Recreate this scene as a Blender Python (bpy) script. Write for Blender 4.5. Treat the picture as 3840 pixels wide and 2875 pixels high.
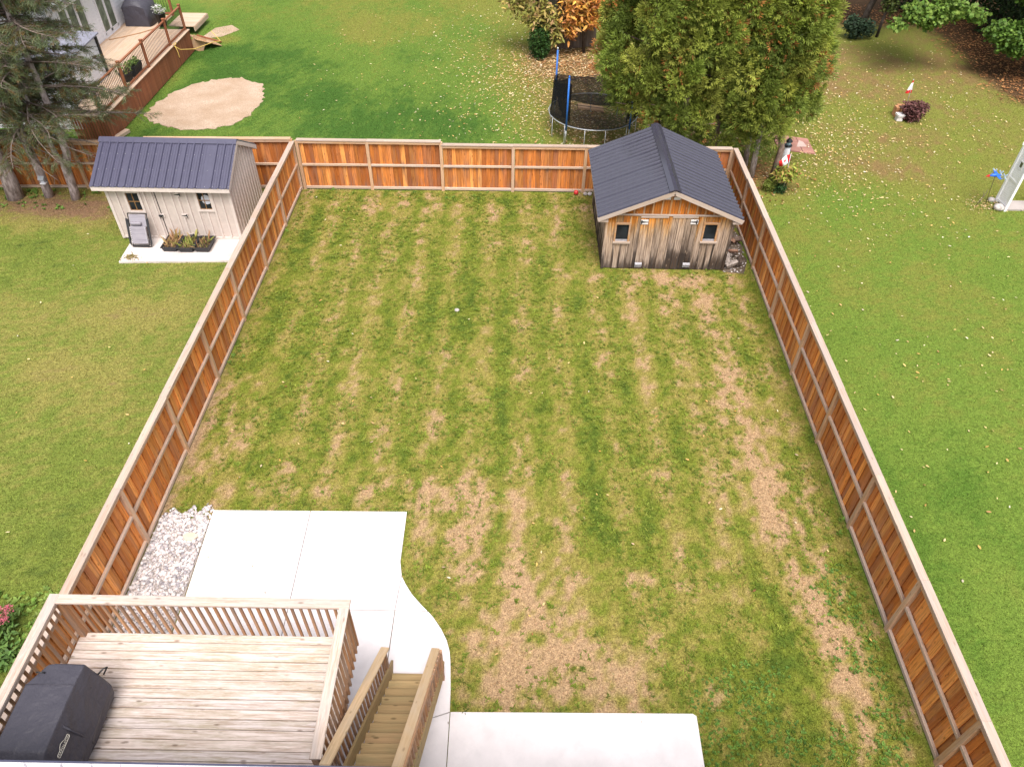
import bpy, bmesh, math, random
import numpy as np
from mathutils import Vector, Matrix, Euler

random.seed(7); rng = np.random.default_rng(7)
for o in list(bpy.data.objects): bpy.data.objects.remove(o)
SC = bpy.context.scene
COL = SC.collection

# ------------------------------------------------------------------ camera
PITCH, ROLL, CAMH, FPX = 0.7615, 0.0181, 13.0745, 2755.35
cp, sp, cr, sr = math.cos(PITCH), math.sin(PITCH), math.cos(ROLL), math.sin(ROLL)
fw = Vector((0, cp, -sp)); up = Vector((0, sp, cp)); rt = Vector((1, 0, 0))
RR = cr * rt + sr * up; UU = -sr * rt + cr * up
cam = bpy.data.cameras.new('camera'); camo = bpy.data.objects.new('camera', cam); COL.objects.link(camo)
M = Matrix((RR, UU, -fw)).transposed().to_4x4(); M.translation = Vector((0, 0, CAMH))
camo.matrix_world = M
cam.sensor_fit = 'HORIZONTAL'; cam.sensor_width = 36; cam.lens = FPX / 3840 * 36
cam.clip_start = .1; cam.clip_end = 2000
SC.camera = camo
# ------------------------------------------------------------------ world, sun, exposure
SUN_EL, SUN_AZ = 62, 172          # degrees; azimuth clockwise from +Y
w = bpy.data.worlds.new('World'); SC.world = w; w.use_nodes = True
nt = w.node_tree; bg = nt.nodes['Background']
sky = nt.nodes.new('ShaderNodeTexSky'); sky.sky_type = 'NISHITA'; sky.sun_disc = False
sky.sun_elevation = math.radians(SUN_EL); sky.sun_rotation = math.radians(SUN_AZ)
sky.air_density = 1.0; sky.dust_density = 3.0; sky.ozone_density = 1.0
hs = nt.nodes.new('ShaderNodeHueSaturation'); hs.inputs['Saturation'].default_value = .3      # overcast: the cloud layer greys the sky
nt.links.new(sky.outputs[0], hs.inputs['Color']); nt.links.new(hs.outputs[0], bg.inputs[0]); bg.inputs[1].default_value = 0.115
sun = bpy.data.lights.new('sun', 'SUN'); sun.energy = 2.0; sun.angle = math.radians(34); sun.color = (1, .94, .88)
suno = bpy.data.objects.new('sun', sun); COL.objects.link(suno)
a, e = math.radians(SUN_AZ), math.radians(SUN_EL)
sd = Vector((math.sin(a) * math.cos(e), math.cos(a) * math.cos(e), math.sin(e)))
suno.rotation_euler = (-sd).to_track_quat('-Z', 'Y').to_euler(); suno.location = sd * 60
SC.view_settings.view_transform = 'Standard'; SC.view_settings.look = 'None'
SC.view_settings.exposure = 1.25; SC.view_settings.gamma = 1; SC.view_settings.use_curve_mapping = False

# ------------------------------------------------------------------ helpers
def obj(name, mesh, parent=None, loc=None):
    o = bpy.data.objects.new(name, mesh); COL.objects.link(o)
    if parent is not None: o.parent = parent
    if loc is not None: o.location = loc
    return o
def tag(o, label=None, cat=None, group=None, kind=None):
    if label: o['label'] = label
    if cat: o['category'] = cat
    if group: o['group'] = group
    if kind: o['kind'] = kind
    return o
def thing(name, label, cat, loc=(0, 0, 0), group=None):
    o = bpy.data.objects.new(name, None); COL.objects.link(o); o.location = loc
    o.empty_display_size = .1
    return tag(o, label, cat, group)
def wpos(o):
    p = Vector((0, 0, 0))
    while o is not None: p += o.location; o = o.parent      # every parent is unrotated
    return p
def dup(root, loc, label=None, group=None):
    r = root.copy(); COL.objects.link(r); r.location = loc
    if label: r['label'] = label
    if group: r['group'] = group
    for ch in list(root.children):
        c = ch.copy(); COL.objects.link(c); c.parent = r
        for g in list(ch.children):
            d = g.copy(); COL.objects.link(d); d.parent = c
    return r
class MB:
    def __init__(s): s.v = []; s.f = []; s.sm = []
    def add(s, v, f, smooth=False):
        n = len(s.v); s.v += [tuple(p) for p in v]; s.f += [tuple(i + n for i in q) for q in f]; s.sm += [smooth] * len(f); return s
    def box(s, c, d, rot=None):
        R = Euler(rot).to_matrix() if rot is not None else Matrix.Identity(3)
        v = [Vector(c) + R @ Vector((x * d[0] / 2, y * d[1] / 2, z * d[2] / 2)) for z in (-1, 1) for y in (-1, 1) for x in (-1, 1)]
        return s.add(v, [(0, 2, 3, 1), (4, 5, 7, 6), (0, 1, 5, 4), (2, 6, 7, 3), (0, 4, 6, 2), (1, 3, 7, 5)])
    def b2(s, x0, x1, y0, y1, z0, z1): return s.box(((x0 + x1) / 2, (y0 + y1) / 2, (z0 + z1) / 2), (x1 - x0, y1 - y0, z1 - z0))
    def tube(s, pts, rad, n=8, closed=False, cap=True):
        P = [Vector(p) for p in pts]; m = len(P)
        if not hasattr(rad, '__len__'): rad = [rad] * m
        v = []; prev = None
        for i in range(m):
            if closed: t = P[(i + 1) % m] - P[i - 1]
            else: t = P[min(i + 1, m - 1)] - P[max(i - 1, 0)]
            t = t.normalized() if t.length > 1e-9 else Vector((0, 0, 1))
            if prev is None:
                a_ = Vector((0, 0, 1)) if abs(t.z) < .9 else Vector((1, 0, 0)); x = t.cross(a_).normalized()
            else: x = (prev - t * prev.dot(t)).normalized()
            prev = x; y = t.cross(x)
            for k in range(n):
                q = 2 * math.pi * k / n; v.append(P[i] + (x * math.cos(q) + y * math.sin(q)) * rad[i])
        f = []
        for i in range(m if closed else m - 1):
            j = (i + 1) % m
            for k in range(n): f.append((i * n + k, i * n + (k + 1) % n, j * n + (k + 1) % n, j * n + k))
        s.add(v, f, True)
        if cap and not closed:
            b = len(s.v) - len(v)
            s.f.append(tuple(b + k for k in reversed(range(n)))); s.sm.append(False)
            s.f.append(tuple(b + (m - 1) * n + k for k in range(n))); s.sm.append(False)
        return s
    def prism(s, poly, z0, z1):
        n = len(poly); v = [(x, y, z0) for x, y in poly] + [(x, y, z1) for x, y in poly]
        f = [tuple(range(n, 2 * n)), tuple(reversed(range(n)))] + [(i, (i + 1) % n, n + (i + 1) % n, n + i) for i in range(n)]
        return s.add(v, f)
    def loft(s, rings, smooth=False, cap=True):
        n = len(rings[0]); v = [p for r in rings for p in r]; f = []
        for i in range(len(rings) - 1):
            for k in range(n): f.append((i * n + k, i * n + (k + 1) % n, (i + 1) * n + (k + 1) % n, (i + 1) * n + k))
        b = len(s.v); s.add(v, f, smooth)
        if cap:
            s.f.append(tuple(b + k for k in reversed(range(n)))); s.sm.append(False)
            s.f.append(tuple(b + (len(rings) - 1) * n + k for k in range(n))); s.sm.append(False)
        return s
    def mesh(s, name, mat):
        m = bpy.data.meshes.new(name); m.from_pydata(s.v, [], s.f); m.polygons.foreach_set('use_smooth', s.sm)
        if mat: m.materials.append(mat)
        bm = bmesh.new(); bm.from_mesh(m); bmesh.ops.recalc_face_normals(bm, faces=bm.faces); bm.to_mesh(m); bm.free()
        m.update(); return m
    def build(s, name, mat, parent=None, loc=None):
        """vertices are world coordinates; re-based to the parent's place (or to loc)"""
        base = wpos(parent) if parent is not None else Vector(loc if loc is not None else (0, 0, 0))
        s.v = [tuple(Vector(p) - base) for p in s.v]
        return obj(name, s.mesh(name, mat), parent, None if parent is not None else base)
_cache = {}
def plank(name, p0, p1, wd, th, mat, parent, nrm=(0, 0, 1), bev=.004):
    """a board from p0 to p1 (world); long axis is local X, wd across, th along nrm. Alike boards share mesh data."""
    p0, p1 = Vector(p0), Vector(p1); d = p1 - p0; L = d.length; key = (round(L, 3), round(wd, 3), round(th, 3), mat.name)
    if key not in _cache:
        m = MB(); b = min(bev, th * .3)
        h, t = wd / 2, th / 2
        prof = [(-h, -t), (h, -t), (h, t - b), (h - b, t), (-h + b, t), (-h, t - b)]
        m.loft([[(x, y, z) for y, z in prof] for x in (-L / 2, L / 2)])
        _cache[key] = m.mesh(name, mat)
    x = d.normalized(); n = Vector(nrm); n = (n - x * n.dot(x)).normalized(); y = n.cross(x)
    o = bpy.data.objects.new(name, _cache[key]); COL.objects.link(o)
    if parent is not None: o.parent = parent
    Mx = Matrix((x, y, n)).transposed()
    o.rotation_euler = Mx.to_euler(); o.location = (p0 + p1) / 2 - (wpos(parent) if parent is not None else Vector())
    return o

# ------------------------------------------------------------------ materials
def srgb(r, g, b): return tuple(((c / 255) / 12.92 if c / 255 < .04045 else ((c / 255 + .055) / 1.055) ** 2.4) for c in (r, g, b))
class N:
    def __init__(s, name):
        s.m = bpy.data.materials.new(name); s.m.use_nodes = True; s.t = s.m.node_tree; s.p = s.t.nodes['Principled BSDF']
        s.p.inputs['Specular IOR Level'].default_value = .3
    def n(s, typ, **k):
        nd = s.t.nodes.new(typ)
        for a_, b_ in k.items(): setattr(nd, a_, b_)
        return nd
    def l(s, a_, b_): s.t.links.new(a_, b_)
    def val(s, x, sock):
        if hasattr(x, 'node'): s.l(x, sock)
        else: sock.default_value = x
    def math(s, op, a_, b_=0, clamp=False):
        nd = s.n('ShaderNodeMath', operation=op, use_clamp=clamp); s.val(a_, nd.inputs[0]); s.val(b_, nd.inputs[1]); return nd.outputs[0]
    def mix(s, f, a_, b_, mode='MIX'):
        nd = s.n('ShaderNodeMix', data_type='RGBA', blend_type=mode); s.val(f, nd.inputs[0])
        for i, q in ((6, a_), (7, b_)): s.val(q if hasattr(q, 'node') else (*q, 1)[:4], nd.inputs[i])
        return nd.outputs[2]
    def ramp(s, f, stops, interp='LINEAR'):
        nd = s.n('ShaderNodeValToRGB'); nd.color_ramp.interpolation = interp; el = nd.color_ramp.elements
        while len(el) < len(stops): el.new(.5)
        for q, (p_, c) in zip(el, stops): q.position = p_; q.color = (*c, 1) if hasattr(c, '__len__') else (c, c, c, 1)
        s.l(f, nd.inputs[0]); return nd.outputs[0]
    def coord(s, kind='Object'): return s.n('ShaderNodeTexCoord').outputs[kind]
    def map(s, v, sc):
        nd = s.n('ShaderNodeVectorMath', operation='MULTIPLY'); s.l(v, nd.inputs[0]); nd.inputs[1].default_value = sc; return nd.outputs[0]
    def vadd(s, v, w_):
        nd = s.n('ShaderNodeVectorMath', operation='ADD'); s.l(v, nd.inputs[0]); s.val(w_, nd.inputs[1]); return nd.outputs[0]
    def noise(s, v, scale, detail=3, rough=.55):
        nd = s.n('ShaderNodeTexNoise'); s.l(v, nd.inputs['Vector']); nd.inputs['Scale'].default_value = scale
        nd.inputs['Detail'].default_value = detail; nd.inputs['Roughness'].default_value = rough; return nd.outputs[0]
    def bump(s, h, strength=.3, dist=.01):
        nd = s.n('ShaderNodeBump'); nd.inputs['Strength'].default_value = strength; nd.inputs['Distance'].default_value = dist
        s.l(h, nd.inputs['Height']); s.l(nd.outputs[0], s.p.inputs['Normal'])
    def rnd(s): return s.n('ShaderNodeObjectInfo').outputs['Random']
    def done(s, color=None, rough=.6, spec=None, metal=0):
        if color is not None: s.val(color if hasattr(color, 'node') else (*color, 1), s.p.inputs['Base Color'])
        s.val(rough, s.p.inputs['Roughness']); s.p.inputs['Metallic'].default_value = metal
        if spec is not None: s.p.inputs['Specular IOR Level'].default_value = spec
        return s.m

def plain(name, c, rough=.6, spec=.3, metal=0, var=.12, scale=6):
    k = N(name); v = k.coord(); n = k.noise(v, scale, 4)
    col = k.mix(k.ramp(n, [(.35, 0), (.65, 1)]), tuple(x * (1 - var) for x in c), tuple(min(1, x * (1 + var)) for x in c))
    return k.done(col, rough, spec, metal)

def wood(name, cols, dark, grey, greyamt=.35, profile=None, streak=.55, rough=.75, knots=.5, pale=None, tone=.12):
    """planks: long axis is local X"""
    k = N(name); v = k.coord(); r = k.rnd()
    cmb = k.n('ShaderNodeCombineXYZ')
    k.l(k.math('MULTIPLY', r, 41.0), cmb.inputs[0]); k.l(k.math('MULTIPLY', r, 87.0), cmb.inputs[1]); k.l(k.math('MULTIPLY', r, 23.0), cmb.inputs[2])
    vo = k.vadd(v, cmb.outputs[0])
    n1 = k.noise(k.map(vo, (1.6, 38, 38)), 1, 4, .6)
    n2 = k.noise(k.map(vo, (1.3, 7, 7)), 1, 3, .6)
    n3 = k.noise(k.map(vo, (9, 70, 70)), 1, 2, .6)
    base = k.ramp(r, [(i / (len(cols) - 1), c) for i, c in enumerate(cols)])
    base = k.mix(1.0, base, k.ramp(k.math('FRACT', k.math('MULTIPLY', r, 13.7)), [(0, 1 - tone), (1, 1 + tone * .5)]), 'MULTIPLY')
    base = k.mix(k.math('MULTIPLY', k.ramp(n1, [(.42, 0), (.68, 1)]), streak), base, dark)
    g = k.ramp(n2, [(.46, 0), (.68, 1)])
    if profile:
        sx = k.n('ShaderNodeSeparateXYZ'); k.l(v, sx.inputs[0])
        pf = k.ramp(k.math('ADD', k.math('MULTIPLY', sx.outputs[0], .5), .5), profile)
        g = k.math('MULTIPLY', g, pf)
    base = k.mix(k.math('MULTIPLY', g, greyamt, True), base, grey)
    if pale: base = k.mix(k.math('MULTIPLY', k.ramp(n3, [(.5, 0), (.75, 1)]), .5), base, pale)
    if knots:
        vr = k.n('ShaderNodeTexVoronoi'); k.l(k.map(vo, (3.2, 9, 9)), vr.inputs['Vector']); vr.inputs['Scale'].default_value = 1
        kd = k.ramp(vr.outputs['Distance'], [(.08, 1), (.19, 0)])
        base = k.mix(k.math('MULTIPLY', kd, knots), base, tuple(c * .45 for c in dark))
    k.bump(n1, .35, .006)
    return k.done(base, rough, .2)

WFENCE = wood('cedar_fence_wood', [(.46, .135, .03), (.74, .27, .06), (.32, .09, .024), (.84, .36, .10), (.58, .175, .036), (.34, .13, .055), (.78, .29, .07), (.44, .15, .055), (.66, .22, .045), (.44, .13, .03)],
              (.16, .045, .013), (.17, .12, .105), .85, [(0, 1), (.18, .6), (.42, .4), (.5, 1), (.62, .4), (.95, .15)], streak=.72, tone=.34)
WFENCEY = wood('cedar_fence_wood_warm', [(.62, .19, .04), (.84, .335, .08), (.50, .14, .03), (.90, .41, .125), (.72, .245, .052), (.46, .175, .07), (.86, .35, .09), (.58, .185, .042)],
               (.24, .075, .02), (.34, .23, .18), .6, [(0, 1), (.18, .5), (.42, .35), (.5, .8), (.62, .3), (.95, .1)], streak=.66, tone=.3)
WRAIL = wood('fence_rail_wood', [(.50, .35, .25), (.58, .43, .33), (.50, .38, .30), (.54, .38, .27)], (.32, .2, .13), (.43, .36, .33), .6, knots=.35)
WPOST = wood('fence_post_wood', [(.50, .29, .15), (.58, .37, .22), (.53, .35, .24)], (.3, .15, .07), (.42, .32, .26), .5, knots=.4)
WCAP = wood('fence_cap_wood', [(.38, .28, .215), (.45, .345, .275), (.42, .33, .28), (.47, .37, .30)], (.27, .17, .11), (.34, .29, .275), .5, streak=.5, knots=.4)
WCAPW = wood('fence_cap_wood_orange', [(.50, .31, .18), (.54, .36, .23), (.47, .31, .2)], (.36, .19, .1), (.46, .38, .33), .4, streak=.4, knots=.3)
WDECK = wood('deck_board_wood', [(.64, .535, .485), (.73, .635, .595), (.55, .45, .385), (.69, .58, .525), (.66, .58, .56), (.70, .585, .52)], (.28, .18, .11), (.36, .295, .20), .7, streak=.75, knots=.65, pale=(.76, .68, .64))
WDCAP = wood('deck_rail_wood', [(.46, .36, .29), (.53, .42, .35), (.48, .39, .34)], (.27, .18, .12), (.38, .33, .31), .65, streak=.7, knots=.6, pale=(.66, .54, .47))
WBAL = wood('baluster_wood', [(.34, .17, .085), (.46, .235, .115), (.33, .21, .14), (.42, .24, .14), (.52, .29, .155)], (.19, .10, .05), (.28, .22, .19), .6, knots=.2)
WSTAIR = wood('stair_wood', [(0.375, 0.256, 0.119), (0.450, 0.312, 0.156), (0.338, 0.231, 0.112), (0.413, 0.263, 0.138)], (.19, .125, .055), (.22, .19, .095), .5, streak=.45, knots=.7)
WSTAIRL = wood('stair_rail_wood', [(.60, .42, .25), (.68, .5, .32), (.56, .38, .2)], (.4, .25, .12), (.5, .4, .3), .5, streak=.55, knots=.5)
WBROWN = wood('stained_brown_wood', [(.24, .085, .04), (.30, .11, .052), (.2, .07, .034), (.27, .10, .05)], (.13, .046, .022), (.17, .09, .06), .3, streak=.4, knots=0)
WPLANK = wood('pale_deck_planks', [(.5, .36, .25), (.56, .42, .31), (.46, .32, .22)], (.33, .2, .13), (.45, .38, .33), .4, knots=.2)
WPLY = wood('plywood', [(.42, .26, .14), (.46, .29, .17)], (.3, .18, .1), (.36, .27, .2), .4, knots=0)

def old_wood(name, lift):
    k = N(name); v = k.coord(); r = k.rnd()
    cmb = k.n('ShaderNodeCombineXYZ'); k.l(k.math('MULTIPLY', r, 41.0), cmb.inputs[0]); k.l(k.math('MULTIPLY', r, 87.0), cmb.inputs[1])
    vo = k.vadd(v, cmb.outputs[0])
    n1 = k.noise(k.map(vo, (1.4, 30, 30)), 1, 5, .62); n2 = k.noise(k.map(vo, (1.6, 9, 9)), 1, 3, .6)
    pz = k.n('ShaderNodeSeparateXYZ'); k.l(k.n('ShaderNodeNewGeometry').outputs['Position'], pz.inputs[0])
    h = k.math('ADD', k.math('DIVIDE', pz.outputs[2], 2.0), k.math('MULTIPLY', k.math('SUBTRACT', n2, .5), .38))
    h = k.math('ADD', h, k.math('MULTIPLY', k.math('SUBTRACT', r, .5), .34)); h = k.math('ADD', h, lift, True)
    col = k.ramp(h, [(.0, (.05, .041, .037)), (.08, (.12, .095, .08)), (.19, (.36, .28, .225)), (.55, (.46, .335, .24)), (.74, (.50, .29, .13)), (.86, (.60, .23, .038)), (1, (.48, .15, .02))])
    col = k.mix(k.math('MULTIPLY', k.ramp(n1, [(.42, 0), (.62, 1)]), .75), col, (.075, .045, .028))
    col = k.mix(1.0, col, k.ramp(k.math('FRACT', k.math('MULTIPLY', r, 7.3)), [(0, .62), (1, 1.2)]), 'MULTIPLY')
    vr = k.n('ShaderNodeTexVoronoi'); k.l(k.map(vo, (3.0, 9, 9)), vr.inputs['Vector']); vr.inputs['Scale'].default_value = 1
    kd = k.ramp(vr.outputs['Distance'], [(.06, 1), (.2, 0)])
    col = k.mix(k.math('MULTIPLY', kd, .4), col, (.50, .38, .28))
    k.bump(n1, .4, .006)
    return k.done(col, .8, .15)
OLD = old_wood('weathered_barn_wood', 0.0); OLDG = old_wood('weathered_barn_wood_grey', -.13); OLDD = old_wood('weathered_barn_wood_dark', -.3); OLDO = old_wood('sheltered_barn_wood', .12)
OLDTRIM = wood('grey_trim_wood', [(.40, .31, .25), (.45, .36, .3), (.38, .29, .22)], (.24, .17, .12), (.42, .37, .35), .5, streak=.5, knots=.2)
OLDTRIMO = wood('orange_trim_wood', [(.42, .22, .09), (.45, .26, .13)], (.25, .12, .05), (.38, .3, .25), .5, streak=.5, knots=.2)

def metal_roof(name, c, rough):
    k = N(name); v = k.coord(); n = k.noise(k.map(v, (2, 2, 2)), 2.5, 4)
    col = k.mix(k.ramp(n, [(.35, 0), (.7, 1)]), tuple(x * .95 for x in c), tuple(x * 1.06 for x in c))
    k.p.inputs['Coat Weight'].default_value = .0
    return k.done(col, k.math('ADD', k.math('MULTIPLY', n, .05), rough + .05), .7)
ROOF1 = metal_roof('painted_steel_roof_slate', (.055, .052, .088), .3); ROOF2 = metal_roof('painted_steel_roof_charcoal', (.045, .043, .062), .06)
CREAM = plain('cream_paint', (.49, .415, .375), .55, .3, var=.06); CREAMT = plain('cream_trim_paint', (.56, .485, .445), .5, .3, var=.05)
WHITE = plain('white_vinyl', (.64, .63, .66), .45, .35, var=.03); WHITEG = plain('pale_grey_panel', (.44, .445, .50), .5, .3, var=.06)
BLACK = plain('black_metal', (.016, .016, .018), .4, .4, var=.1); BLACKP = plain('black_plastic', (.022, .022, .026), .45, .4)
SOIL = plain('potting_soil', (.05, .035, .025), .9, .1, var=.5, scale=30)
GALV = plain('galvanised_steel', (.55, .56, .58), .35, .5, .6); BLUE = plain('blue_foam_sleeve', (.03, .15, .52), .5, .3)
ZINC = plain('grey_plate', (.30, .29, .31), .5, .4, var=.2, scale=18); WHPL = plain('white_plate', (.66, .62, .6), .5, .3)
RED = plain('red_plastic', (.55, .03, .03), .35, .5); REDF = plain('red_cloth', (.6, .03, .03), .8, .1); WHF = plain('white_cloth', (.8, .78, .78), .8, .1)
STONE = plain('field_stone', (.40, .36, .34), .85, .2, var=.3, scale=14); STONEP = plain('pale_stone', (.6, .56, .55), .8, .2, var=.2, scale=12)
ROPE = plain('yellow_rope', (.62, .42, .12), .8, .1)

def concrete(name, c, var=.06):
    k = N(name); v = k.n('ShaderNodeNewGeometry').outputs['Position']; n = k.noise(v, 1.1, 6, .6); n2 = k.noise(v, 60, 2)
    col = k.mix(k.ramp(n, [(.35, 0), (.65, 1)]), tuple(x * (1 - var) for x in c), tuple(x * (1 + var) for x in c))
    col = k.mix(k.ramp(n2, [(.66, 0), (.78, .3)]), col, tuple(x * .6 for x in c)); n5 = k.noise(v, 3.7, 5, .7); col = k.mix(k.ramp(n5, [(.52, 0), (.72, .22)]), col, tuple(x * .72 for x in c))
    k.bump(n2, .15, .003); return k.done(col, .8, .2)
CONC = concrete('broom_finished_concrete', (.68, .63, .63), .1); CONC2 = concrete('old_concrete', (.56, .50, .47), .16)
PAVER = concrete('terracotta_paver', (.33, .165, .13), .2)

def dirt_mat(name, c1, c2):
    k = N(name); v = k.n('ShaderNodeNewGeometry').outputs['Position']; n = k.noise(v, .9, 6, .65); n2 = k.noise(v, 22, 3, .7)
    col = k.mix(k.ramp(n, [(.35, 0), (.65, 1)]), c1, c2); col = k.mix(k.ramp(n2, [(.4, .55), (.62, 0)]), col, tuple(x * .6 for x in c1))
    k.bump(n2, .5, .02); return k.done(col, .95, .1)
SAND = dirt_mat('bare_sandy_soil', (.38, .265, .18), (.50, .38, .29)); GRAVELB = dirt_mat('gravel_base', (.34, .29, .26), (.44, .39, .37))

def vcol(name, rough=.65, trans=.25, fine=0, spec=.2, bump=0):
    k = N(name); at = k.n('ShaderNodeAttribute', attribute_name='Col'); c = at.outputs['Color']
    if fine:
        v = k.n('ShaderNodeNewGeometry').outputs['Position']; n = k.noise(v, fine, 4, .7); n2 = k.noise(v, fine * .28, 3, .6)
        c = k.mix(1.0, c, k.ramp(n, [(.3, .4), (.72, 1.6)]), 'MULTIPLY')
        c = k.mix(1.0, c, k.ramp(n2, [(.3, .75), (.7, 1.22)]), 'MULTIPLY')
        if bump: k.bump(n, bump, .03)
    k.done(c, rough, spec)
    if trans:
        tr = k.n('ShaderNodeBsdfTranslucent'); k.l(c, tr.inputs[0]); mx = k.n('ShaderNodeMixShader'); mx.inputs[0].default_value = trans
        k.l(k.p.outputs[0], mx.inputs[1]); k.l(tr.outputs[0], mx.inputs[2]); k.l(mx.outputs[0], k.t.nodes['Material Output'].inputs[0])
    return k.m
LEAF = vcol('leaf', .55, .14); GRASSM = vcol('grass_blade', .6, .3); GROUNDM = vcol('lawn_thatch', .95, 0, 45, .08, .6); LITTER = vcol('dry_leaf', .7, .15); PEBM = vcol('pebble', .55, 0, 0, .35)

def bark(name, c1, c2):
    k = N(name); v = k.coord(); n = k.noise(k.map(v, (14, 14, 4)), 1, 5, .65); n2 = k.noise(v, 3, 3)
    col = k.mix(k.ramp(n, [(.38, 0), (.62, 1)]), c1, c2); col = k.mix(k.ramp(n2, [(.5, 0), (.7, .6)]), col, tuple(x * 1.25 for x in c2))
    k.bump(n, .6, .02); return k.done(col, .9, .1)
BARKG = bark('grey_spruce_bark', (.17, .13, .12), (.42, .35, .34)); BARKB = bark('cedar_bark', (.10, .07, .055), (.24, .17, .14)); BARKD = bark('dark_bark', (.035, .027, .022), (.09, .07, .06)); TWIG = bark('dead_twig', (.10, .075, .062), (.19, .15, .13))
LOGEND = bark('split_log', (.14, .09, .06), (.38, .28, .20))

def glass(name, c=(.012, .014, .016)):
    k = N(name); v = k.coord(); n = k.noise(v, 2.2, 2)
    return k.done(k.mix(k.ramp(n, [(.4, 0), (.65, 1)]), c, tuple(x * 2.0 for x in c)), .08, .1)
PANE = glass('dark_window_pane'); PANEG = glass('curtained_window_pane', (.10, .115, .085))
def net_mat(name='black_netting', lo=.62):
    k = N(name); k.done((.012, .012, .014), .8, .1)
    tr = k.n('ShaderNodeBsdfTransparent'); mx = k.n('ShaderNodeMixShader')
    v = k.coord(); n = k.noise(v, 2.5, 3); k.l(k.math('ADD', k.math('MULTIPLY', n, .4), lo, True), mx.inputs[0])
    k.l(tr.outputs[0], mx.inputs[1]); k.l(k.p.outputs[0], mx.inputs[2]); k.l(mx.outputs[0], k.t.nodes['Material Output'].inputs[0]); return k.m
NET = net_mat()

# ------------------------------------------------------------------ numpy noise and scattered meshes
def _h(ix, iy, s):
    h = (ix.astype(np.int64) * 374761393 + iy.astype(np.int64) * 668265263 + s * 1274126177) & 0xffffffff
    h = ((h ^ (h >> 13)) * 1274126177) & 0xffffffff
    return ((h ^ (h >> 16)) & 0xffff) / 65535.0
def vnoise(x, y, s=0):
    ix, iy = np.floor(x), np.floor(y); fx, fy = x - ix, y - iy; fx = fx * fx * (3 - 2 * fx); fy = fy * fy * (3 - 2 * fy)
    a_ = _h(ix, iy, s) * (1 - fx) + _h(ix + 1, iy, s) * fx; b_ = _h(ix, iy + 1, s) * (1 - fx) + _h(ix + 1, iy + 1, s) * fx
    return a_ * (1 - fy) + b_ * fy
def fbm(x, y, sc, s=0, o=3):
    t = 0; am = 1; tot = 0
    for i in range(o):
        t = t + am * vnoise(x / sc * 2 ** i + 17.3 * i, y / sc * 2 ** i + 9.1 * i, s + i); tot += am; am *= .55
    return t / tot
def sst(a_, b_, x): t = np.clip((x - a_) / (b_ - a_), 0, 1); return t * t * (3 - 2 * t)
def inpoly(x, y, poly):
    r = np.zeros(x.shape, bool); n = len(poly)
    for i in range(n):
        x0, y0 = poly[i]; x1, y1 = poly[(i + 1) % n]
        if y0 == y1: continue
        c = ((y0 > y) != (y1 > y)) & (x < (x1 - x0) * (y - y0) / (y1 - y0) + x0); r ^= c
    return r
def raw_mesh(name, V, F, mat, col=None, smooth=False):
    m = bpy.data.meshes.new(name); V = np.asarray(V, np.float32); F = np.asarray(F, np.int32); k = F.shape[1]
    m.vertices.add(len(V)); m.vertices.foreach_set('co', V.ravel()); m.loops.add(F.size); m.loops.foreach_set('vertex_index', F.ravel())
    m.polygons.add(len(F)); m.polygons.foreach_set('loop_start', np.arange(0, F.size, k, dtype=np.int32))
    try: m.polygons.foreach_set('loop_total', np.full(len(F), k, np.int32))
    except Exception: pass
    m.polygons.foreach_set('use_smooth', np.full(len(F), smooth))
    if col is not None:
        at = m.attributes.new('Col', 'FLOAT_COLOR', 'POINT'); c4 = np.ones((len(V), 4), np.float32); c4[:, :3] = col; at.data.foreach_set('color', c4.ravel())
    m.materials.append(mat); m.update(calc_edges=True); m.validate(); return m
def norm(v): return v / np.maximum(np.linalg.norm(v, axis=1, keepdims=True), 1e-9)
def scatter(name, tv, tf, pos, ax, nr, sc, col, mat, tip=None):
    """copies of one small template (x along ax, z along nr) joined into one mesh with a colour per copy"""
    tv = np.asarray(tv, float); tf = np.asarray(tf); Nn = len(pos); ax = norm(ax); nr = norm(nr - ax * (nr * ax).sum(1, keepdims=True)); sd_ = np.cross(nr, ax)
    sc = np.asarray(sc, float); sc = sc[:, None] if sc.ndim == 1 else sc
    if sc.shape[1] == 1: sc = np.repeat(sc, 3, 1)
    V = pos[:, None, :] + ax[:, None, :] * (tv[None, :, 0:1] * sc[:, None, 0:1]) + sd_[:, None, :] * (tv[None, :, 1:2] * sc[:, None, 1:2]) + nr[:, None, :] * (tv[None, :, 2:3] * sc[:, None, 2:3])
    F = tf[None] + (np.arange(Nn) * len(tv))[:, None, None]
    C = np.repeat(col[:, None, :], len(tv), 1)
    if tip is not None: C = C * np.asarray(tip)[None, :, None]
    return raw_mesh(name, V.reshape(-1, 3), F.reshape(-1, tf.shape[1]), mat, C.reshape(-1, 3))
def rdir(n):
    return norm(rng.normal(size=(n, 3)))
def pick(n, pal, var=.18):
    pal = np.array(pal); p = pal[rng.integers(0, len(pal), n)]; q = pal[rng.integers(0, len(pal), n)]; t = rng.random((n, 1)) * .5
    return (p * (1 - t) + q * t) * (1 + var * rng.normal(size=(n, 1))).clip(.4, 1.8)

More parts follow.
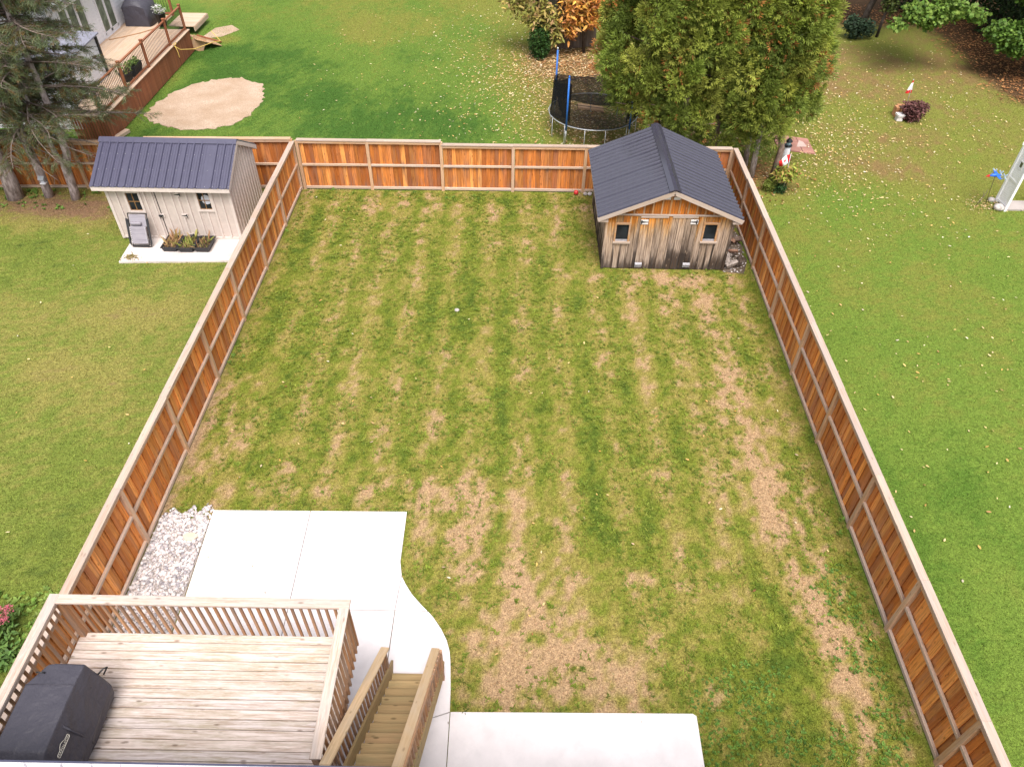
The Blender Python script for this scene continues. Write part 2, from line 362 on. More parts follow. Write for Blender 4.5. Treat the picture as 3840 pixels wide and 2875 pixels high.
# ------------------------------------------------------------------ ground
PATIO = [(-6.4, 9.53), (-2.23, 9.58), (-2.22, 8.34), (-2.15, 8.01), (-1.9, 7.6), (-1.44, 7.12), (-1.14, 6.65), (-1.04, 6.24), (-.98, 5.32), (3.33, 5.37), (3.31, 2.4), (-6.3, 2.4)]
GRAVEL = [(-7.5, 9.25), (-7.2, 9.45), (-6.9, 9.3), (-6.65, 9.42), (-6.42, 9.3), (-6.36, 7.5), (-6.3, 2.4), (-7.5, 2.4)]
OVAL = [(-15.3, 29.3), (-14.6, 28.55), (-13.4, 28.05), (-12.5, 28.05), (-11.6, 28.45), (-11.05, 29.3), (-10.85, 30.4), (-10.95, 31.6), (-11.4, 32.7), (-12.4, 33.4), (-13.4, 33.2), (-14.3, 32.6), (-14.95, 31.6), (-15.3, 30.4)]
PAD = [(-12.25, 20.6), (-12.19, 19.7), (-12.14, 18.75), (-8.2, 18.95), (-8.2, 20.6)]
SHED_A = [(-12.5, 20.1), (-8.72, 20.1), (-8.72, 22.9), (-12.5, 22.9)]; SHED_B = [(2.6, 18.9), (6.5, 18.9), (6.5, 23.1), (2.6, 23.1)]
SIDEG = [(6.45, 18.85), (7.0, 18.8), (7.3, 19.3), (7.35, 22.5), (6.45, 22.5)]
PAVE = [(10.3, 27.1), (10.85, 27.0), (11.4, 27.35), (11.5, 28.3), (10.8, 28.6), (10.2, 28.4)]
def gauss(x, y, cx, cy, rx, ry, a_): return a_ * np.exp(-((x - cx) / rx) ** 2 - ((y - cy) / ry) ** 2)
def lawn(x, y):
    """returns lawn colour (albedo) and dryness"""
    n1 = fbm(x, y, 2.6, 1); n2 = fbm(x * 1.7, y * .6, .8, 5); n3 = fbm(x, y, .12, 9, 2); big = fbm(x, y, 7, 21)
    yard = (x > -7.52) & (x < 7.2 + .0093 * y) & (y < 23.6 + .011 * x); left = (x <= -7.52) & (y < 23.5); right = (x >= 7.2 + .0093 * y) & (y < 60); back = ~(yard | left | right)
    # the mown yard: thin, straw-coloured in places, mowing stripes along y
    n4 = fbm(x * 1.3, y * .8, .27, 41, 2); d = .43 + .24 * (n1 - .5) + .28 * (n2 - .5) + .62 * (n3 - .5) + .62 * (n4 - .5)
    d = d + .165 * np.sin((x + .2 * (n1 - .5)) * 2 * math.pi / 1.12 + .012 * y * x) * sst(6, 10, y)
    for q in [(.0, 7.3, .9, 1.3, .5), (.9, 6.1, 2.0, .7, .38), (-1.2, 10.3, 1.6, .6, .35), (-.8, 9.2, .8, .9, .4), (-4.2, 10.1, 2.6, .35, .25), (5.95, 10.5, .65, 4.5, .42), (5.4, 17.3, 1.3, 1.4, .3), (-4.0, 22.6, 3, .7, .28), (2.0, 22.3, 2.2, .9, .22),
              (4.8, 18.4, 2.6, .35, .35), (-7.0, 11.5, .45, 2.6, .5), (6.3, 6.2, .5, 2.6, .42), (3.6, 5.6, 3.5, .5, .2), (1.2, 8.2, .25, 2, .22), (.3, 20.5, 1.5, .5, .15), (5.2, 12.5, .4, 3, .2), (3.4, 8.0, 1.2, .5, .15),
              (-1.6, 16.8, .9, 1.2, -.3), (1.9, 12.2, .9, 4, -.16), (-6.9, 17, .4, 5, -.18), (4.6, 5.6, 1.1, 1.2, -.28), (5.4, 7.2, .6, 1.6, -.22), (-.2, 13, .35, 5, -.14), (-5.8, 13, .8, 1.5, -.12), (2.6, 9.2, 1.0, .9, -.15), (0, 22.9, 7, .25, -.2), (6.7, 16.5, .3, 3, -.15), (6.8, 9, .25, 4, -.15)]:
        d = d + gauss(x, y, *q) * (.15 + 1.5 * n4 if q[4] > 0 else 1)
    dl = .37 + .5 * (n1 - .5) + .3 * (n2 - .5) + .45 * (n3 - .5) + gauss(x, y, -15.5, 22.0, 3.5, 1.1, .7) + gauss(x, y, -10.5, 16.2, 2, .6, .18) + gauss(x, y, -12, 14, 1.2, .5, .2) - .1 * sst(14, 8, y)
    dr = .26 + .4 * (big - .5) + .5 * (n1 - .5) + .25 * (n2 - .5) + .35 * (n3 - .5) + .26 * sst(19, 25, y) * sst(10, 14, x) + .12 * sst(12, 20, y) + .08 * sst(30, 36, y) + gauss(x, y, 14.5, 25.5, 2.5, 1.6, .14) + gauss(x, y, 9.2, 24.6, 1.4, 1.6, .5) + gauss(x, y, 8.2, 22.8, .8, .6, .4) + .5 * np.maximum(sst(21.3, 23.3, x) * sst(30, 34, y), sst(41.2, 43.5, y) * sst(16, 18, x)) - gauss(x, y, 8.4, 8, .5, 8, .09)
    db = .14 + .7 * (big - .5) + .45 * (n1 - .5) + .2 * (n2 - .5) + .3 * (n3 - .5) + .42 * sst(-2, 2.5, x) * sst(26, 31, y) + gauss(x, y, 3, 36, 3, 3, .5) + gauss(x, y, -8, 40, 3, 2, .2) + gauss(x, y, 5, 27.5, 3.5, 3, .3) + gauss(x, y, -15.4, 32, .5, 4, .3) + gauss(x, y, -14.6, 38.2, 1.2, .8, .5) + .25 * sst(37, 45, y)
    D = np.where(yard, d, np.where(left, dl, np.where(right, dr, db)))
    G1 = np.where(yard[..., None], (.16, .185, .026), np.where(left[..., None], (.155, .195, .036), np.where(right[..., None], (.135, .20, .032), (.12, .19, .032))))
    G0 = np.where(yard[..., None], (.085, .125, .018), np.where(left[..., None], (.075, .11, .024), np.where(right[..., None], (.085, .155, .022), (.055, .12, .02))))
    Y = np.where(yard[..., None], (.255, .22, .055), np.where(left[..., None], (.24, .22, .06), np.where(right[..., None], (.185, .195, .04), (.185, .195, .04))))
    S = np.where(yard[..., None], (.40, .265, .15), np.where(left[..., None], (.24, .145, .085), (.22, .145, .06)))
    LIT = np.maximum(sst(20.8, 22.6, x) * sst(29, 33, y), sst(40.8, 43, y) * sst(15.5, 18, x))[..., None] * right[..., None]; S = S * (1 - LIT) + np.array((.095, .055, .028)) * LIT
    t = D[..., None]
    c = G0 + (G1 - G0) * sst(-.05, .25, t); c = c + (Y - c) * sst(.25, .55, t); c = c + (S - c) * sst(.58, .95, t)
    return c, D
def axis_pts(segs):
    out = []
    for a_, b_, st in segs: out += list(np.arange(a_, b_, st))
    return np.array(out + [segs[-1][1]])
gx = axis_pts([(-400, -60, 85), (-60, -24, 3), (-24, -8, .2), (-8, 8, .1), (8, 26, .2), (26, 60, 3), (60, 400, 85)])
gy = axis_pts([(-300, -20, 70), (-20, 2, 2), (2, 24, .11), (24, 48, .24), (48, 80, 2), (80, 500, 70)])
X, Y = np.meshgrid(gx, gy); lc, ld = lawn(X, Y)
Z = .012 * (fbm(X, Y, .5, 31) - .5)
Z = np.where((np.abs(X) < 24) & (Y < 48) & (Y > 2), Z, 0) - .008
nx, ny = len(gx), len(gy); ii = np.arange(nx * ny).reshape(ny, nx)
F = np.stack([ii[:-1, :-1], ii[:-1, 1:], ii[1:, 1:], ii[1:, :-1]], -1).reshape(-1, 4)
tag(obj('ground', raw_mesh('ground', np.stack([X, Y, Z], -1).reshape(-1, 3), F, GROUNDM, (lc * .86).reshape(-1, 3), True)), kind='structure')

def wobble(poly, step=.25, amp=.06):
    out = []
    for i in range(len(poly)):
        a_, b_ = Vector(poly[i]), Vector(poly[(i + 1) % len(poly)]); n = max(1, int((b_ - a_).length / step))
        for k in range(n):
            p = a_ + (b_ - a_) * k / n; out.append((p.x + random.uniform(-amp, amp), p.y + random.uniform(-amp, amp)))
    return out
tag(MB().prism(wobble(OVAL, .14, .09), -.06, .012).build('dirt_patch', SAND), 'bare oval of sandy soil in the lawn beside the brown deck', 'dirt', kind='structure')
tag(MB().prism([(-15.9, 38.2), (-14.9, 38.6), (-14.3, 39.6), (-14.9, 40.3), (-15.6, 39.8)], -.05, .008).build('dirt_strip', SAND), kind='structure')
tag(MB().prism(GRAVEL, -.06, .006).build('gravel_bed', GRAVELB), kind='structure')
tag(MB().prism(wobble(SIDEG, .3, .08), -.06, .006).build('gravel_strip', dirt_mat('side_soil', (.10, .075, .055), (.17, .13, .10))), kind='structure')

# patio: eight slabs with open control joints
patio = bpy.data.objects.new('patio', None); COL.objects.link(patio); tag(patio, kind='structure')
for poly in [[(-6.4, 9.53), (-4.315, 9.555), (-4.265, 7.245), (-6.31, 7.245)],
             [(-4.3, 9.555), (-2.23, 9.58), (-2.22, 8.34), (-2.155, 8.03), (-2.195, 7.245), (-4.25, 7.245)],
             [(-2.145, 7.99), (-2.05, 7.82), (-1.9, 7.6), (-1.68, 7.36), (-1.56, 7.245), (-2.185, 7.245)],
             [(-6.31, 7.23), (-4.265, 7.23), (-4.21, 2.4), (-6.28, 2.4)],
             [(-4.25, 7.23), (-2.195, 7.23), (-2.22, 2.4), (-4.195, 2.4)],
             [(-2.18, 7.23), (-1.545, 7.23), (-1.44, 7.12), (-1.26, 6.87), (-1.14, 6.65), (-1.07, 6.44), (-1.04, 6.24), (-1.0, 5.75), (-.985, 5.33), (-2.19, 4.92)],
             [(-2.195, 4.9), (-.985, 5.31), (-.965, 2.4), (-2.205, 2.4)],
             [(-.97, 5.325), (3.27, 5.37), (3.33, 5.33), (3.31, 2.4), (-.95, 2.4)]]:
    MB().prism(poly, -.06, .05).build('slab', CONC, patio)

# ---- pebbles
def pebbles(name, poly, n, smin, smax, label):
    x0, x1 = min(p[0] for p in poly), max(p[0] for p in poly); y0, y1 = min(p[1] for p in poly), max(p[1] for p in poly)
    x = rng.uniform(x0, x1, n); y = rng.uniform(y0, y1, n); k = inpoly(x, y, poly); x, y = x[k], y[k]; n = len(x)
    t = (1 + 5 ** .5) / 2; iv = np.array([(-1, t, 0), (1, t, 0), (-1, -t, 0), (1, -t, 0), (0, -1, t), (0, 1, t), (0, -1, -t), (0, 1, -t), (t, 0, -1), (t, 0, 1), (-t, 0, -1), (-t, 0, 1)]) / 1.9
    jf = np.array([(0, 11, 5), (0, 5, 1), (0, 1, 7), (0, 7, 10), (0, 10, 11), (1, 5, 9), (5, 11, 4), (11, 10, 2), (10, 7, 6), (7, 1, 8), (3, 9, 4), (3, 4, 2), (3, 2, 6), (3, 6, 8), (3, 8, 9), (4, 9, 5), (2, 4, 11), (6, 2, 10), (8, 6, 7), (9, 8, 1)])
    s = smin + (smax - smin) * rng.random(n) ** 2.5
    sc = np.stack([s, s * rng.uniform(.6, .95, n), s * rng.uniform(.35, .6, n)], 1)
    nr = np.stack([rng.normal(0, .3, n), rng.normal(0, .3, n), np.ones(n)], 1); th = rng.uniform(0, 6.28, n); ax = np.stack([np.cos(th), np.sin(th), rng.normal(0, .2, n)], 1)
    c = pick(n, [(.60, .54, .52), (.66, .62, .61), (.5, .43, .41), (.56, .5, .51), (.36, .33, .34), (.58, .49, .46), (.64, .6, .58), (.62, .57, .56), (.24, .22, .24)], .1).clip(0, .8)
    m = scatter(name, iv, jf, np.stack([x, y, .012 + s * .3], 1), ax, nr, sc, c, PEBM); m.polygons.foreach_set('use_smooth', np.ones(len(m.polygons), bool))
    return tag(obj(name, m), label, 'pebbles', kind='stuff')
pebbles('pebbles', [(-7.47, 9.35), (-7.3, 9.62), (-7.05, 9.42), (-6.9, 9.68), (-6.7, 9.5), (-6.6, 9.75), (-6.43, 9.6), (-6.4, 7.5), (-6.32, 3.5), (-7.47, 3.5)], 8000, .018, .055, 'pale river pebbles between the left fence and the patio')
pebbles('pebbles', SIDEG, 520, .015, .04, 'pale pebbles beside the log pile at the dark roofed shed')
flat = MB(); flat.loft([[(-6.68 + math.cos(q) * .15 * (1 + .15 * math.sin(3 * q)), 8.84 + math.sin(q) * .1, .07 * h + .03) for q in np.linspace(0, 6.28, 11)[:-1]] for h in (0, .5)])
tag(flat.build('flagstone', plain('sandstone', (.62, .5, .38), .8)), 'flat buff stone lying on the pebble bed', 'stone')

# ---- grass blades
NOGRASS = [PATIO, GRAVEL, OVAL, PAD, SHED_A, SHED_B, SIDEG, PAVE]
def free(x, y):
    k = np.ones(x.shape, bool); jx = fbm(x, y, .22, 91, 2) - .5; jy = fbm(x, y, .22, 95, 2) - .5
    for p in NOGRASS:
        a_ = 1.3 if p is OVAL else .45 if p in (GRAVEL, SIDEG, PAVE) else .12
        k &= ~inpoly(x + a_ * jx, y + a_ * jy, p)
    return k
def blades(name, label, x0, x1, y0, y1, n, L, W, keep, dens_dry=.5, gain=1.5, lean=.9):
    x = rng.uniform(x0, x1, n); y = rng.uniform(y0, y1, n); k = free(x, y) & keep(x, y); x, y = x[k], y[k]; c, D = lawn(x, y)
    k = rng.random(len(x)) > sst(.45, .95, D) * dens_dry; x, y, c = x[k], y[k], c[k]; n = len(x)
    th = rng.uniform(0, 6.28, n); l_ = np.abs(rng.normal(lean, .35, n))
    ax = np.stack([np.cos(th) * l_, np.sin(th) * l_, np.ones(n)], 1); nr = np.stack([-np.sin(th) + rng.normal(0, .5, n), np.cos(th) + rng.normal(0, .5, n), rng.normal(0, .6, n)], 1)
    c = c * gain * (1 + .30 * rng.normal(size=(n, 1))).clip(.35, 1.9) * (1 + .06 * rng.normal(size=(n, 3)))
    tv = [(0, -.5, 0), (0, .5, 0), (1, 0, 0)]
    s = np.stack([L * rng.uniform(.6, 1.3, n), W * rng.uniform(.7, 1.3, n), np.ones(n)], 1)
    m = scatter(name, tv, [(0, 1, 2)], np.stack([x, y, np.full(n, -.005)], 1), ax, nr, s, c.clip(.005, .8), GRASSM, (.8, .8, 1.15))
    return tag(obj(name, m), label, 'grass', kind='stuff')
inyard = lambda x, y: (x > -7.46) & (x < 7.15 + .0093 * y) & (y < 23.5)
blades('grass', 'patchy mown grass inside the fenced yard', -7.5, 7.4, 2.5, 23.6, 290000, .05, .013, inyard, .3)
blades('grass', 'olive green lawn left of the fenced yard', -19, -7.7, 3, 23.2, 160000, .045, .014, lambda x, y: y > 3 + (-x - 8) * .0, .5)
blades('grass', 'bright green lawn right of the fenced yard', 7.5, 24, 2, 36, 220000, .045, .015, lambda x, y: x > 7.6 + .0093 * y, .5)
blades('grass', 'deep green lawn behind the back fence', -16, 12, 23.8, 47, 190000, .05, .018, lambda x, y: y > 23.9 + .011 * x, .5)
# broad-leaved weed tufts in the yard
def tufts(name, label, n, x0, x1, y0, y1, keep, pal, S=(.05, .12), thr=.5, wide=.16):
    x = rng.uniform(x0, x1, n); y = rng.uniform(y0, y1, n); k = free(x, y) & keep(x, y); x, y = x[k], y[k]; c, D = lawn(x, y)
    k = (fbm(x, y, .9, 55) > thr) & (rng.random(len(x)) > sst(.55, .95, D) * .8); x, y = x[k], y[k]; n = len(x); q = 7
    col = np.repeat(pick(n, pal, .15), q, 0); s = np.repeat(rng.uniform(*S, n), q) * rng.uniform(.7, 1.2, n * q)
    th = rng.uniform(0, 6.28, n * q); el = rng.uniform(.25, 1.0, n * q)
    ax = np.stack([np.cos(th) * np.cos(el), np.sin(th) * np.cos(el), np.sin(el)], 1); nr = np.stack([-np.cos(th) * np.sin(el), -np.sin(th) * np.sin(el), np.cos(el)], 1) + rng.normal(0, .25, (n * q, 3))
    tv = [(0, -.3 * wide, 0), (.55, -wide, .03), (1, 0, -.1), (.55, wide, .03), (0, .3 * wide, 0)]; tf = [(0, 1, 2), (0, 2, 3), (0, 3, 4)]
    p = np.repeat(np.stack([x, y, np.full(n, .0)], 1), q, 0)
    return tag(obj(name, scatter(name, tv, tf, p, ax, nr, s, col, GRASSM, (.8, .95, 1.1, .95, .8))), label, 'weeds', kind='stuff')
tufts('weed_tufts', 'light green weed tufts spread through the fenced yard', 21000, -7.4, 7.2, 3, 23.4, inyard, [(.22, .285, .038), (.26, .31, .048), (.17, .24, .032), (.29, .32, .06), (.14, .21, .03)], (.045, .10), .40, .10)
tufts('clover', 'dark green clover at the bottom right of the yard', 3000, 2.5, 7.0, 2.8, 8.5, lambda x, y: (x < 7.1) & (((x - 4.6) / 1.4) ** 2 + ((y - 5.2) / 1.2) ** 2 < 1) | (((x - 6.5) / .5) ** 2 + ((y - 6.5) / 3) ** 2 < 1), [(.13, .25, .045), (.17, .3, .06), (.11, .2, .04)], (.03, .05), .35, .35)
tufts('weed_tufts', 'leafy weeds growing along the foot of the fences', 2000, -7.5, 7.4, 2.8, 23.5, lambda x, y: ((y > 23.0) | (x < -7.15) | (x > 6.85)) & (x < 7.3), [(.14, .25, .04), (.19, .32, .05), (.11, .2, .03)], (.05, .12), .52, .2)
tufts('weed_tufts', 'leafy plants on the lawn beside the deck railing', 800, -11, -7.75, 3.5, 7.9, lambda x, y: y < 7.6, [(.16, .28, .05), (.22, .34, .07), (.28, .36, .09)], (.06, .12), .46, .26)
tufts('weed_tufts', 'low green weeds under the spruce trunks', 260, -18.5, -13, 21.8, 23.1, lambda x, y: x < 99, [(.13, .24, .04), (.18, .3, .06)], (.05, .12), .45, .25)
x_ = rng.uniform(-6.5, -6.2, 240)

# ---- fallen leaves
def leaves(name, label, px, py, smin, smax, pal, z=.035):
    n = len(px); k = free(px, py); px, py = px[k], py[k]; n = len(px)
    th = rng.uniform(0, 6.28, n); ax = np.stack([np.cos(th), np.sin(th), rng.normal(0, .18, n)], 1); nr = np.stack([rng.normal(0, .28, n), rng.normal(0, .28, n), np.ones(n)], 1)
    tv = [(-.5, 0, 0), (-.15, -.22, .05), (.25, -.17, .06), (.55, 0, .1), (.25, .17, .06), (-.15, .22, .05)]; tf = [(0, 1, 5), (1, 2, 5), (2, 4, 5), (2, 3, 4)]
    s = rng.uniform(smin, smax, n)
    m = scatter(name, tv, tf, np.stack([px, py, z + .015 * rng.random(n)], 1), ax, nr, s, pick(n, pal, .12).clip(0, .85), LITTER)
    return tag(obj(name, m), label, 'fallen leaves', kind='stuff')
PALE = [(.66, .52, .24), (.70, .6, .38), (.6, .4, .12), (.72, .64, .5), (.55, .34, .1), (.62, .45, .2)]; TAN = [(.5, .33, .16), (.45, .26, .1), (.6, .44, .24), (.36, .2, .09), (.62, .5, .32)]; RUST = [(.26, .105, .04), (.34, .15, .055), (.18, .075, .032), (.42, .22, .085)]
def cloud(cx, cy, sx, sy, n): return cx + sx * rng.normal(size=n), cy + sy * rng.normal(size=n)
def cat_(*l): return np.concatenate([a_[0] for a_ in l]), np.concatenate([a_[1] for a_ in l])
def clip_(p, f): k = f(*p); return p[0][k], p[1][k]
backf = lambda x, y: (y > 24) & ((x < 7.4) | (y > 25))
p = cat_(cloud(2.2, 33, 2.6, 3.4, 3200), cloud(3.2, 28.8, 1.8, 1.6, 700), (rng.uniform(-10, 5, 420), rng.uniform(24, 44, 420)), cloud(-.5, 37, 2.5, 4, 800))
leaves('fallen_leaves', 'pale yellow and tan leaves strewn over the lawn behind the back fence', *clip_(p, backf), .055, .12, PALE + TAN)
p = cat_(cloud(3.2, 35.6, 1.7, 1.5, 2600), cloud(5.8, 28.5, 2, 1.6, 1200))
leaves('fallen_leaves', 'thick rust brown leaves beneath the orange tree', *clip_(p, backf), .08, .15, RUST + TAN, .04)
rightf = lambda x, y: (x > 7.9) & (y > 8)
p = cat_(cloud(12.3, 29, 1.9, 3.6, 1250), (rng.uniform(8, 20, 420), rng.uniform(14, 36, 420)), (rng.uniform(8, 15, 90), rng.uniform(6, 16, 90)), (rng.uniform(11, 21, 700), rng.uniform(27, 40, 700)), cloud(11.5, 25.5, 1.6, 2, 320))
leaves('fallen_leaves', 'cream and yellow leaves scattered on the lawn right of the yard', *clip_(p, rightf), .05, .115, PALE + TAN)
t_ = rng.random(5200); p = (17 + 8 * rng.random(5200) + 0 * t_, 45.5 - 13 * t_); p = clip_(p, lambda x, y: np.maximum(x - 22.2, y - 42.0) + rng.normal(0, .8, len(x)) > 0)
p = cat_(p, (19 + 5 * rng.random(1600), 32 + 8 * rng.random(1600)), cloud(9, 25, .8, .8, 260)); p = clip_(p, lambda x, y: (np.maximum(x - 21.6, y - 41.5) + rng.normal(0, .5, len(x)) > 0) | (x < 11))
leaves('fallen_leaves', 'dark rust leaf litter under the trees at the top right', *p, .08, .16, RUST, .03)
p = cat_((rng.uniform(-7, 7, 150), rng.uniform(4, 23, 150)), cloud(5, 21.5, 1.5, 1.5, 12))
leaves('fallen_leaves', 'few stray leaves on the fenced yard', *p, .05, .1, PALE + RUST + [(.6, .3, .08)])
x_ = rng.uniform(-6.2, 3.2, 26); y__ = rng.uniform(4.6, 9.4, 26); k_ = inpoly(x_, y__, PATIO); NG_, NOGRASS = NOGRASS, []
leaves('fallen_leaves', 'a few dry leaf scraps on the concrete patio', x_[k_], y__[k_], .03, .06, [(.4, .3, .18), (.3, .26, .2), (.5, .42, .3)], .058); NOGRASS = NG_
leaves('fallen_leaves', 'few stray leaves on the lawn left of the fence', rng.uniform(-17, -8, 60), rng.uniform(5, 22, 60), .05, .1, PALE + [(.6, .3, .08)])

# ------------------------------------------------------------------ fences
def fence(name, label, p0, p1, posts, hts, mid=.93, wmat=WFENCE, capmat=WCAP, nb=16, inner=1, capover=0.0, top_at=None):
    """p0->p1 is the line of the inner post faces; posts are distances along it; hts the height of each bay; inner: side (+1 left of direction)"""
    root = thing(name, label, 'fence', (*p0, 0)); P0 = Vector((*p0, 0)); d = (Vector((*p1, 0)) - P0).normalized(); n = Vector((-d.y, d.x, 0)) * inner
    at = lambda s, o, z: P0 + d * s + n * o + Vector((0, 0, z))
    for i, s in enumerate(posts):
        h = max(hts[max(i - 1, 0)], hts[min(i, len(hts) - 1)])
        plank('fence_post', at(s, -.05, -.05), at(s, -.05, h - .001), .105, .102, WPOST, root, n, .008)
    for i in range(len(posts) - 1):
        s0, s1 = posts[i] + .0535, posts[i + 1] - .0535; h = hts[i]; L = s1 - s0; k = max(3, round(L / .147)); wd = L / k
        for j in range(k):
            s = s0 + wd * (j + .5); odd = j % 2
            o = -.080 - (.027 if odd else 0) + random.uniform(-.003, .003); jit = random.uniform(-.002, .002)
            ww = wd - .016 if not odd else wd + .075
            plank('board', at(s + jit, o, .05), at(s + jit * 2 + random.uniform(-.004, .004), o, h - .03), ww, .019, wmat, root, n)
        plank('bottom_rail', at(s0, -.042, .075), at(s1, -.042, .075 + random.uniform(-.01, .01)), .085, .056, WRAIL, root, n)
        plank('middle_rail', at(s0, -.042, mid + random.uniform(-.008, .008)), at(s1, -.042, mid + random.uniform(-.008, .008)), .07, .056, WRAIL, root, n)
        plank('top_rail', at(s0, -.036, h - .046), at(s1, -.036, h - .046), .088, .06, WPOST, root, n)
        e0 = posts[i] - (capover if i == 0 else 0); e1 = posts[i + 1] + (capover if i == len(posts) - 2 else 0)
        plank('cap_rail', at(e0 + .0015, -.066 + random.uniform(-.006, .006), h + .0195), at(e1 - .0015, -.066 + random.uniform(-.006, .006), h + .0195), .158, .038, capmat, root, (0, 0, 1))
    return root
Ls = [23.5, 21.07, 18.6, 16.09, 13.65, 11.23, 8.73, 6.29, 3.85, 2.3]
fence('board_fence', 'orange cedar fence along the left side of the yard, down to the deck', (-7.518, 23.5), (-7.484, 2.3), [23.5 - y for y in Ls], [1.735] * 9, inner=1, capover=.05, wmat=WFENCEY)
Rs = [23.64, 21.5, 19.1, 16.69, 14.28, 11.88, 9.42, 7.05, 4.63, 2.2]
fence('board_fence', 'orange cedar fence along the right side of the yard, beside the log pile', (7.40, 23.64), (7.20, 2.2), [23.64 - y for y in Rs], [1.69, 1.72] + [1.735] * 7, inner=-1, capover=.05, wmat=WFENCEY)
Bs = [-7.44, -5.06, -2.56, -.1, 2.39, 4.85, 7.36]
fence('board_fence', 'orange cedar fence across the back of the yard, running behind the dark roofed shed', (-7.44, 23.475), (7.36, 23.638), [b + 7.44 for b in Bs], [1.80, 1.80, 1.69, 1.69, 1.69, 1.69], inner=-1)
fence('board_fence', 'brown board fence behind the spruce trunks and the cream shed', (-7.60, 23.49), (-22.2, 23.0), [.02, 2.5, 4.95, 7.42, 9.85, 12.3, 14.55], [1.83, 1.83, 1.70, 1.74, 1.74, 1.74], inner=1, capmat=WCAPW)

# ------------------------------------------------------------------ raised deck, its railing, the stairs
DZ = 2.1; DX0, DX1, DYR, DYN = -6.74, -2.60, 5.63, 2.62
deck = thing('raised_deck', 'weathered pale wooden deck with baluster railing at the lower left', 'deck', (-4.7, 4.1, 0))
y = DYR; i = 0
while y > DYN + .05:
    plank('deck_board', (DX0, y - .07, DZ - .019 + random.uniform(-.0015, .0015)), (DX1 + .03, y - .07 + random.uniform(-.002, .002), DZ - .019), .1365, .036, WDECK, deck, (0, 0, 1), .006); y -= .1455
for yy in (DYR - .03, DYN + .02): plank('rim_joist', (DX0 + .02, yy, DZ - .14), (DX1, yy, DZ - .14), .19, .038, WBAL, deck, (0, 1, 0))
for xx in (DX0 + .03, DX1 - .0): plank('rim_joist', (xx, DYN + .05, DZ - .14), (xx, DYR - .06, DZ - .14), .19, .038, WBAL, deck, (1, 0, 0))
for k in range(8):
    xx = DX0 + .5 + k * .5; plank('joist', (xx, DYN + .05, DZ - .135), (xx, DYR - .06, DZ - .135), .18, .038, WBAL, deck, (1, 0, 0))
for xx, yy in ((-6.55, 5.35), (-2.85, 5.35), (-4.7, 5.35), (-6.55, 2.9), (-2.85, 2.9)): plank('deck_post', (xx, yy, .045), (xx, yy, DZ - .24), .14, .14, WPOST, deck, (0, 1, 0))
CZ = 3.19
plank('rail_cap', (-6.73, 5.655, CZ), (-6.73, DYN, CZ), .15, .038, WDCAP, deck)                 # left
plank('rail_cap', (-6.652, 5.58, CZ), (-2.335, 5.58, CZ), .148, .038, WDCAP, deck)              # rear
plank('rail_cap', (-2.412, 5.503, CZ), (-2.405, 3.42, CZ), .15, .038, WDCAP, deck)              # right
for a_, b_, nn in (((-6.70, 5.60, CZ - .065), (-6.70, DYN, CZ - .065), (1, 0, 0)), ((-6.68, 5.60, CZ - .065), (-2.45, 5.60, CZ - .065), (0, 1, 0)), ((-2.435, 5.58, CZ - .065), (-2.43, 3.45, CZ - .065), (1, 0, 0))):
    plank('rail', a_, b_, .088, .038, WRAIL, deck, nn)
n = 33
for k in range(n):
    x = -6.64 + k * (4.16 / (n - 1)); plank('baluster', (x, 5.655, DZ - .22), (x + random.uniform(-.004, .004), 5.64, CZ - .022), .037, .037, WBAL, deck, (0, 1, 0))
for k in range(22):
    yy = 5.50 - k * .131
    if yy > DYN + .05: plank('baluster', (-6.775, yy, DZ - .22), (-6.755, yy + random.uniform(-.004, .004), CZ - .022), .037, .037, WBAL, deck, (1, 0, 0))
for k in range(17):
    yy = 5.6 - k * .131; plank('baluster', (-2.545, yy, DZ - .22), (-2.385, yy + random.uniform(-.004, .004), CZ - .022), .037, .037, WBAL, deck, (1, 0, 0)) if False else plank('baluster', (-2.395, yy, DZ - .2), (-2.39, yy + random.uniform(-.004, .004), CZ - .022), .037, .037, WBAL, deck, (1, 0, 0))
plank('rim_joist', (-2.43, 5.62, DZ - .12), (-2.43, DYN + .05, DZ - .12), .17, .038, WBAL, deck, (1, 0, 0))
plank('deck_board', (-2.505, 5.6, DZ - .019), (-2.505, DYN, DZ - .019), .13, .036, WDECK, deck)
for q in ((-6.69, 5.59), (-2.44, 5.58), (-2.44, 3.5)): plank('rail_post', (*q, DZ - .2), (*q, CZ - .02), .088, .088, WBAL, deck, (0, 1, 0))

st = thing('staircase', 'wooden staircase with two handrails going down from the deck to the patio', 'stairs', (-1.7, 4.7, 0))
RUN, RISE, NS = .22, .19, 11
sx = lambda y: -2.055 - .09 * (5.93 - y) / 2.2           # the flight turns slightly towards the deck
for k in range(NS):
    yk = 5.93 - RUN * k; zk = RISE * (k + 1)
    plank('tread', (sx(yk) + .0, yk - .13, zk - .019), (sx(yk) + .88, yk - .13, zk - .019), .275, .038, WSTAIR, st, (0, 0, 1), .006)
    plank('riser', (sx(yk) + .02, yk - .26, zk + RISE / 2 - .03), (sx(yk) + .86, yk - .26, zk + RISE / 2 - .03), RISE - .045, .02, WSTAIR, st, (0, 1, 0))
sl = RISE / RUN
for xo in (-.022, .902):
    a_ = (sx(6.02) + xo, 6.05, .17); b_ = (sx(3.5) + xo, 3.5, .17 + 2.55 * sl); plank('stringer', a_, b_, .27, .038, WSTAIR, st, (1, 0, 0))
